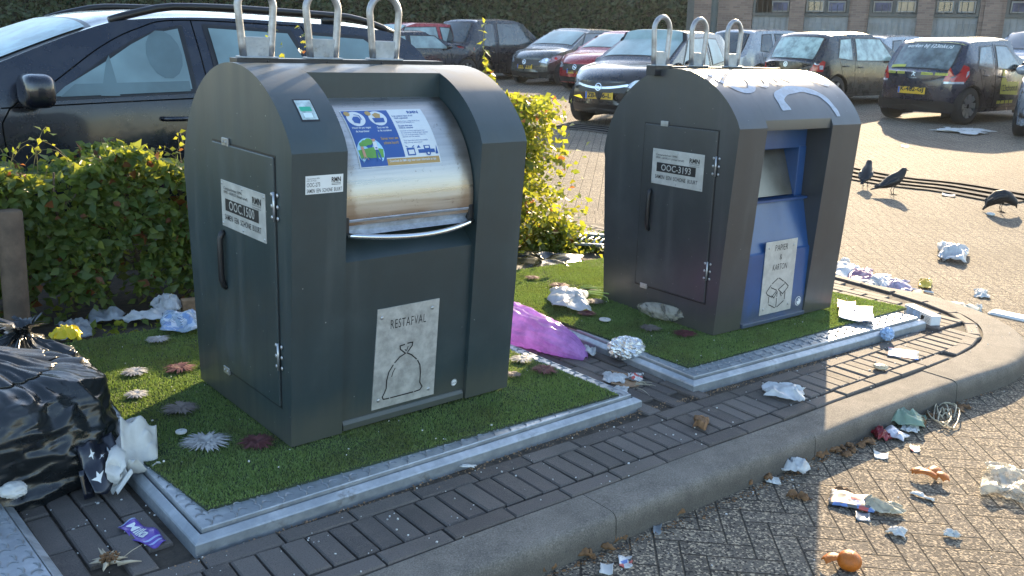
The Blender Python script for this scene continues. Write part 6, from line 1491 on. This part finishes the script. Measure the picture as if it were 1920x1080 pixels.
sheet('far_scrap', 'white paper scattered in the shade behind the advertising hatchback', 'paper scrap', (1765, 241, 1852, 253), 's', W_PA, .04, 101, .4, 14); sheet('white_strip', 'short white strip in the shade beyond the drainage channel', 'paper scrap', (1690, 272, 1704, 277), 's', W_PA, .01, 102, .05, 2, flat=True); sheet('white_strip', 'white strip on the sunlit paving in front of the drainage channel', 'paper scrap', (1766, 362, 1790, 369), 's', W_PA, .02, 103, .1, 2, flat=True)
lump('white_crust', 'small white lump on the paving in front of the feeding bird', 'food scrap', (1848, 399, 1866, 410), 's', W_PA, .4, 104, .4, 4); sheet('white_scrap', 'torn white tissue on the sunlit street near the corner', 'tissue', (1826, 546, 1852, 560), 's', W_PA, .03, 105, .3, 6); sheet('white_scrap', 'white scrap beside the white lid', 'tissue', (1826, 576, 1840, 588), 's', W_PA, .03, 106, .2, 6); lump('grey_scrap', 'crumpled grey scrap right behind the foot of the paper container', 'plastic scrap', (1574, 488, 1594, 504), 's', W_PL, .7, 107, .5, 5)
sheet('white_scrap', 'white scrap on the bricks in front of the residual waste container', 'paper scrap', (862, 872, 892, 880), 'p', W_PA, .008, 108, .2, 3); lump('dark_crumple', 'dark crumpled plastic at the kerb corner by the right edge', 'plastic scrap', (1893, 640, 1935, 668), 's', M_BIN, .45, 109, .5, 5)
def leaf_group():
    spots = [(1500, 868), (1542, 852), (1556, 846), (1568, 848), (1578, 842), (1592, 838), (1598, 848), (1614, 838), (1628, 832), (1586, 856), (1533, 858), (1522, 862), (1440, 900), (1225, 980), (1238, 972), (1213, 990), (1170, 1012), (1155, 1018), (1140, 1034), (1108, 1046), (1095, 1046), (1272, 966), (1258, 955), (1015, 1072), (1040, 1068), (1300, 948), (1485, 934), (1505, 938), (1680, 812), (1745, 782), (1780, 775), (1800, 770), (1640, 815), (1810, 765), (1400, 910), (1360, 925)]
    for k, (px, py) in enumerate(spots):
        w_ = random.uniform(12, 26) if px < 1640 else 14
        sheet('dry_leaf', 'curled brown leaf among the others blown against the foot of the kerb', 'leaf', (px-w_/2, py-w_*.3, px+w_/2, py+w_*.3), 's', LEAF_B, .02*w_/18, 120+k, .3, 4, rot=random.uniform(-1.5, 1.5), n=9, group='dry leaves along the kerb')
leaf_group()
def crumbs(name, label, m, n, fn, smin, smax):
    b = B()
    for k in range(n):
        p = fn()
        if p is None: continue
        s_ = random.uniform(smin, smax)*random.choice((.6, 1, 1, 1.6)); a = random.uniform(0, 6); N_ = random.choice((4, 5, 6)); z = s_*random.uniform(.2, .6); V = [(p[0]+s_*math.cos(a+2*PI*i/N_)*random.uniform(.5, 1), p[1]+s_*math.sin(a+2*PI*i/N_)*random.uniform(.4, 1), p[2]+z*random.uniform(.4, 1)) for i in range(N_)]
        V += [(q[0], q[1], p[2]-.002) for q in V]; b.add(V, [tuple(range(N_))]+[(i, N_+i, N_+(i+1) % N_, (i+1) % N_) for i in range(N_)])
    b.build(name, m, M=NM, tag=(label, 'crumbs', None, 'stuff'))
def on_turf():
    x, y = random.uniform(-.4, 3.2), random.uniform(-.3, 1.3)
    for P_ in (t1, t2):
        if in_poly(x, y, P_): return (x, y, .071)
    return None
crumbs('white_crumbs', 'tiny white crumbs scattered over the grass mats', W_PA, 260, on_turf, .001, .0035)
def on_pave():
    x = random.uniform(-1., 3.6); y = random.uniform(-.60, -.28)-.0*x
    return (x, y-.03*x, .006)
crumbs('paving_crumbs', 'tiny white crumbs on the brick pavement', W_PA, 260, on_pave, .001, .0035)
crumbs('paving_crumbs', 'tiny white crumbs on the bricks below the bin bags', W_PA, 60, lambda: (random.uniform(-.75, -.3), random.uniform(-.3, .2), .006), .001, .004)
def on_street(): x = random.uniform(-.2, 5.); return (x, random.uniform(-1.7, -.85) if random.random() < .5 else -.80-abs(random.gauss(0, .03)), SL+.001)
crumbs('street_crumbs', 'tiny scraps on the street', W_PA, 170, on_street, .0015, .004); crumbs('kerb_dirt', 'brown grit along the foot of the kerb', LEAF_B, 900, lambda: (lambda x: (x, -.745-.035*max(0, x)-abs(random.gauss(0, .018)), SL+.001))(random.uniform(-.3, 2.9)), .001, .004)
crumbs('joint_dirt', 'brown grit between platform and bricks', BR_PA, 900, lambda: (lambda x: (x, -.275-abs(random.gauss(0, .02))-(.0 if x < 1.4 else .02+.065*(x-1.5)), .004))(random.uniform(-.5, 3.2)), .001, .003)

# --- birds
BK = mat('black_feathers', (.010, .010, .012), .6, var=.3, vs_=40); GREYN = mat('grey_nape', (.22, .21, .20), .6, var=.2)
def bird(px, py, label, heading, pitch, s=1.0, head_down=False, group='black birds'):
    """heading: direction faced relative to the camera's right, in degrees; the feet stand at the pixel"""
    P_ = att(px, py); a = math.radians(heading)-0; base = math.atan2(CR[1], CR[0])+a; M = T(*P_) @ RZ(base) @ Matrix.Scale(s, 4); t = thing('bird', label, 'bird', M, group)
    if not head_down: sp = [(-.235, .055, .004, .016), (-.16, .075, .012, .024), (-.10, .10, .030, .034), (-.05, .125, .045, .042), (0, .150, .050, .044), (.04, .178, .044, .038), (.065, .205, .034, .029), (.08, .228, .027, .024), (.092, .243, .026, .023), (.105, .246, .018, .017), (.118, .243, .008, .008), (.140, .238, .002, .002)]
    else: sp = [(-.150, .015, .004, .022), (-.12, .055, .016, .028), (-.085, .10, .036, .036), (-.045, .135, .046, .043), (0, .145, .048, .044), (.04, .135, .040, .038), (.07, .115, .030, .027), (.092, .098, .026, .024), (.105, .082, .022, .021), (.116, .066, .010, .010), (.126, .045, .003, .003)]
    b = B(); n = 14; V = []
    for i, (x, z, rz, ry) in enumerate(sp):
        rz, ry = (rz*1.3, ry*1.3) if 1 < i < len(sp)-2 else (rz, ry)
        q0 = sp[max(0, i-1)]; q1 = sp[min(len(sp)-1, i+1)]; tx, tz = q1[0]-q0[0], q1[1]-q0[1]; L = math.hypot(tx, tz); nx, nz = -tz/L, tx/L
        for k in range(n): c = 2*PI*k/n; V.append((x+nx*rz*math.cos(c), ry*math.sin(c), z+nz*rz*math.cos(c)))
    N = len(sp); Fc = [(i*n+k, i*n+(k+1) % n, (i+1)*n+(k+1) % n, (i+1)*n+k) for i in range(N-1) for k in range(n)]+[tuple(range(n))[::-1], tuple(range((N-1)*n, N*n))]
    b.add(V, Fc, 0)
    for sg in (1, -1):       # folded wings
        pts = [(.02, sg*.046, sp[4][1]+.010), (-.05, sg*.050, sp[3][1]+.006), (-.12, sg*.036, sp[2][1]-.004), (sp[0][0]*.85, sg*.012, sp[0][1]+.028)]
        b.tube(pts, [.018, .026, .018, .004], 8)
    for sg in (1, -1):
        b.tube([(0.005, sg*.020, .115), (.004, sg*.022, .085)], [.014, .006], 6); b.tube([(.004, sg*.022, .088), (-.010, sg*.022, .045), (.004, sg*.022, .004)], .0032, 5)
        for ta in (-.5, 0, .5): b.tube([(.004, sg*.022, .004), (.034*math.cos(ta), sg*.022+.03*math.sin(ta), .003)], [.0028, .0014], 4)
        b.tube([(.004, sg*.022, .004), (-.022, sg*.022, .003)], [.0026, .0014], 4)
    b.build('body', BK, t, smooth=True)
    if head_down:
        b = B(); b.ball((.062, 0, .128), .026, 0, 8, sc=(1.2, .9, .8)); b.build('pale_nape', GREYN, t, smooth=True)
    h = sp[-4]
    for sg in (1, -1): b = B(); b.ball((h[0], sg*.021, h[1]+.004), .0035, 0, 5); b.build('eye', M_CHROME, t)
bird(1622, 349, 'black bird standing nearest the paper container, seen from behind', 60, 0, 1.0)
bird(1673, 365, 'black bird standing with its tail to the left, middle of the three', 8, 0, 1.02)
bird(1876, 398, 'black bird with a pale nape bending down to feed at the right', -12, 0, 1.05, True)
# drain grating behind the mat
def grate():
    M, w_, d = frame(1085, 450, 1150, 476, 'p'); M = M @ T(0, 0, .035); t = thing('drain_grate', 'metal drain grate with curved bars behind the sunlit mat', 'grate', M); b = B()
    for k in range(9): x = -.16+k*.045; b.tube([(x, -.10, .012), (x+.02, 0, .014), (x+.055, .10, .012)], .008, 6)
    b.build('bars', M_GALV, t, smooth=True); b = B(); b.box((-.2, .10, -.005), (.26, .15, .03)); b.box((-.2, -.13, -.005), (.26, -.10, .012)); b.build('frame', M_GALV, t, bevel=.003)
    b = B(); b.box((-.2, -.10, -.006), (.26, .10, -.002)); b.build('pit', M_SEAM, t)
grate()
# ================================================================ HAZE: thin volume added to imitate glare from the low sun
def haze():
    t = bpy.data.materials.new('haze'); t.use_nodes = True; nt = t.node_tree; nt.nodes.remove(nt.nodes['Principled BSDF']); v = nt.nodes.new('ShaderNodeVolumePrincipled')
    v.inputs['Color'].default_value = (.80, .88, 1, 1); v.inputs['Density'].default_value = .00026; v.inputs['Anisotropy'].default_value = .55; nt.links.new(v.outputs[0], nt.nodes['Material Output'].inputs['Volume'])
    b = B(); b.box((-60, -40, -2.5), (75, 75, 7)); b.build('haze', t, tag=('thin haze added over the car park to veil it with sun glare', 'haze', None, 'stuff'))
haze()
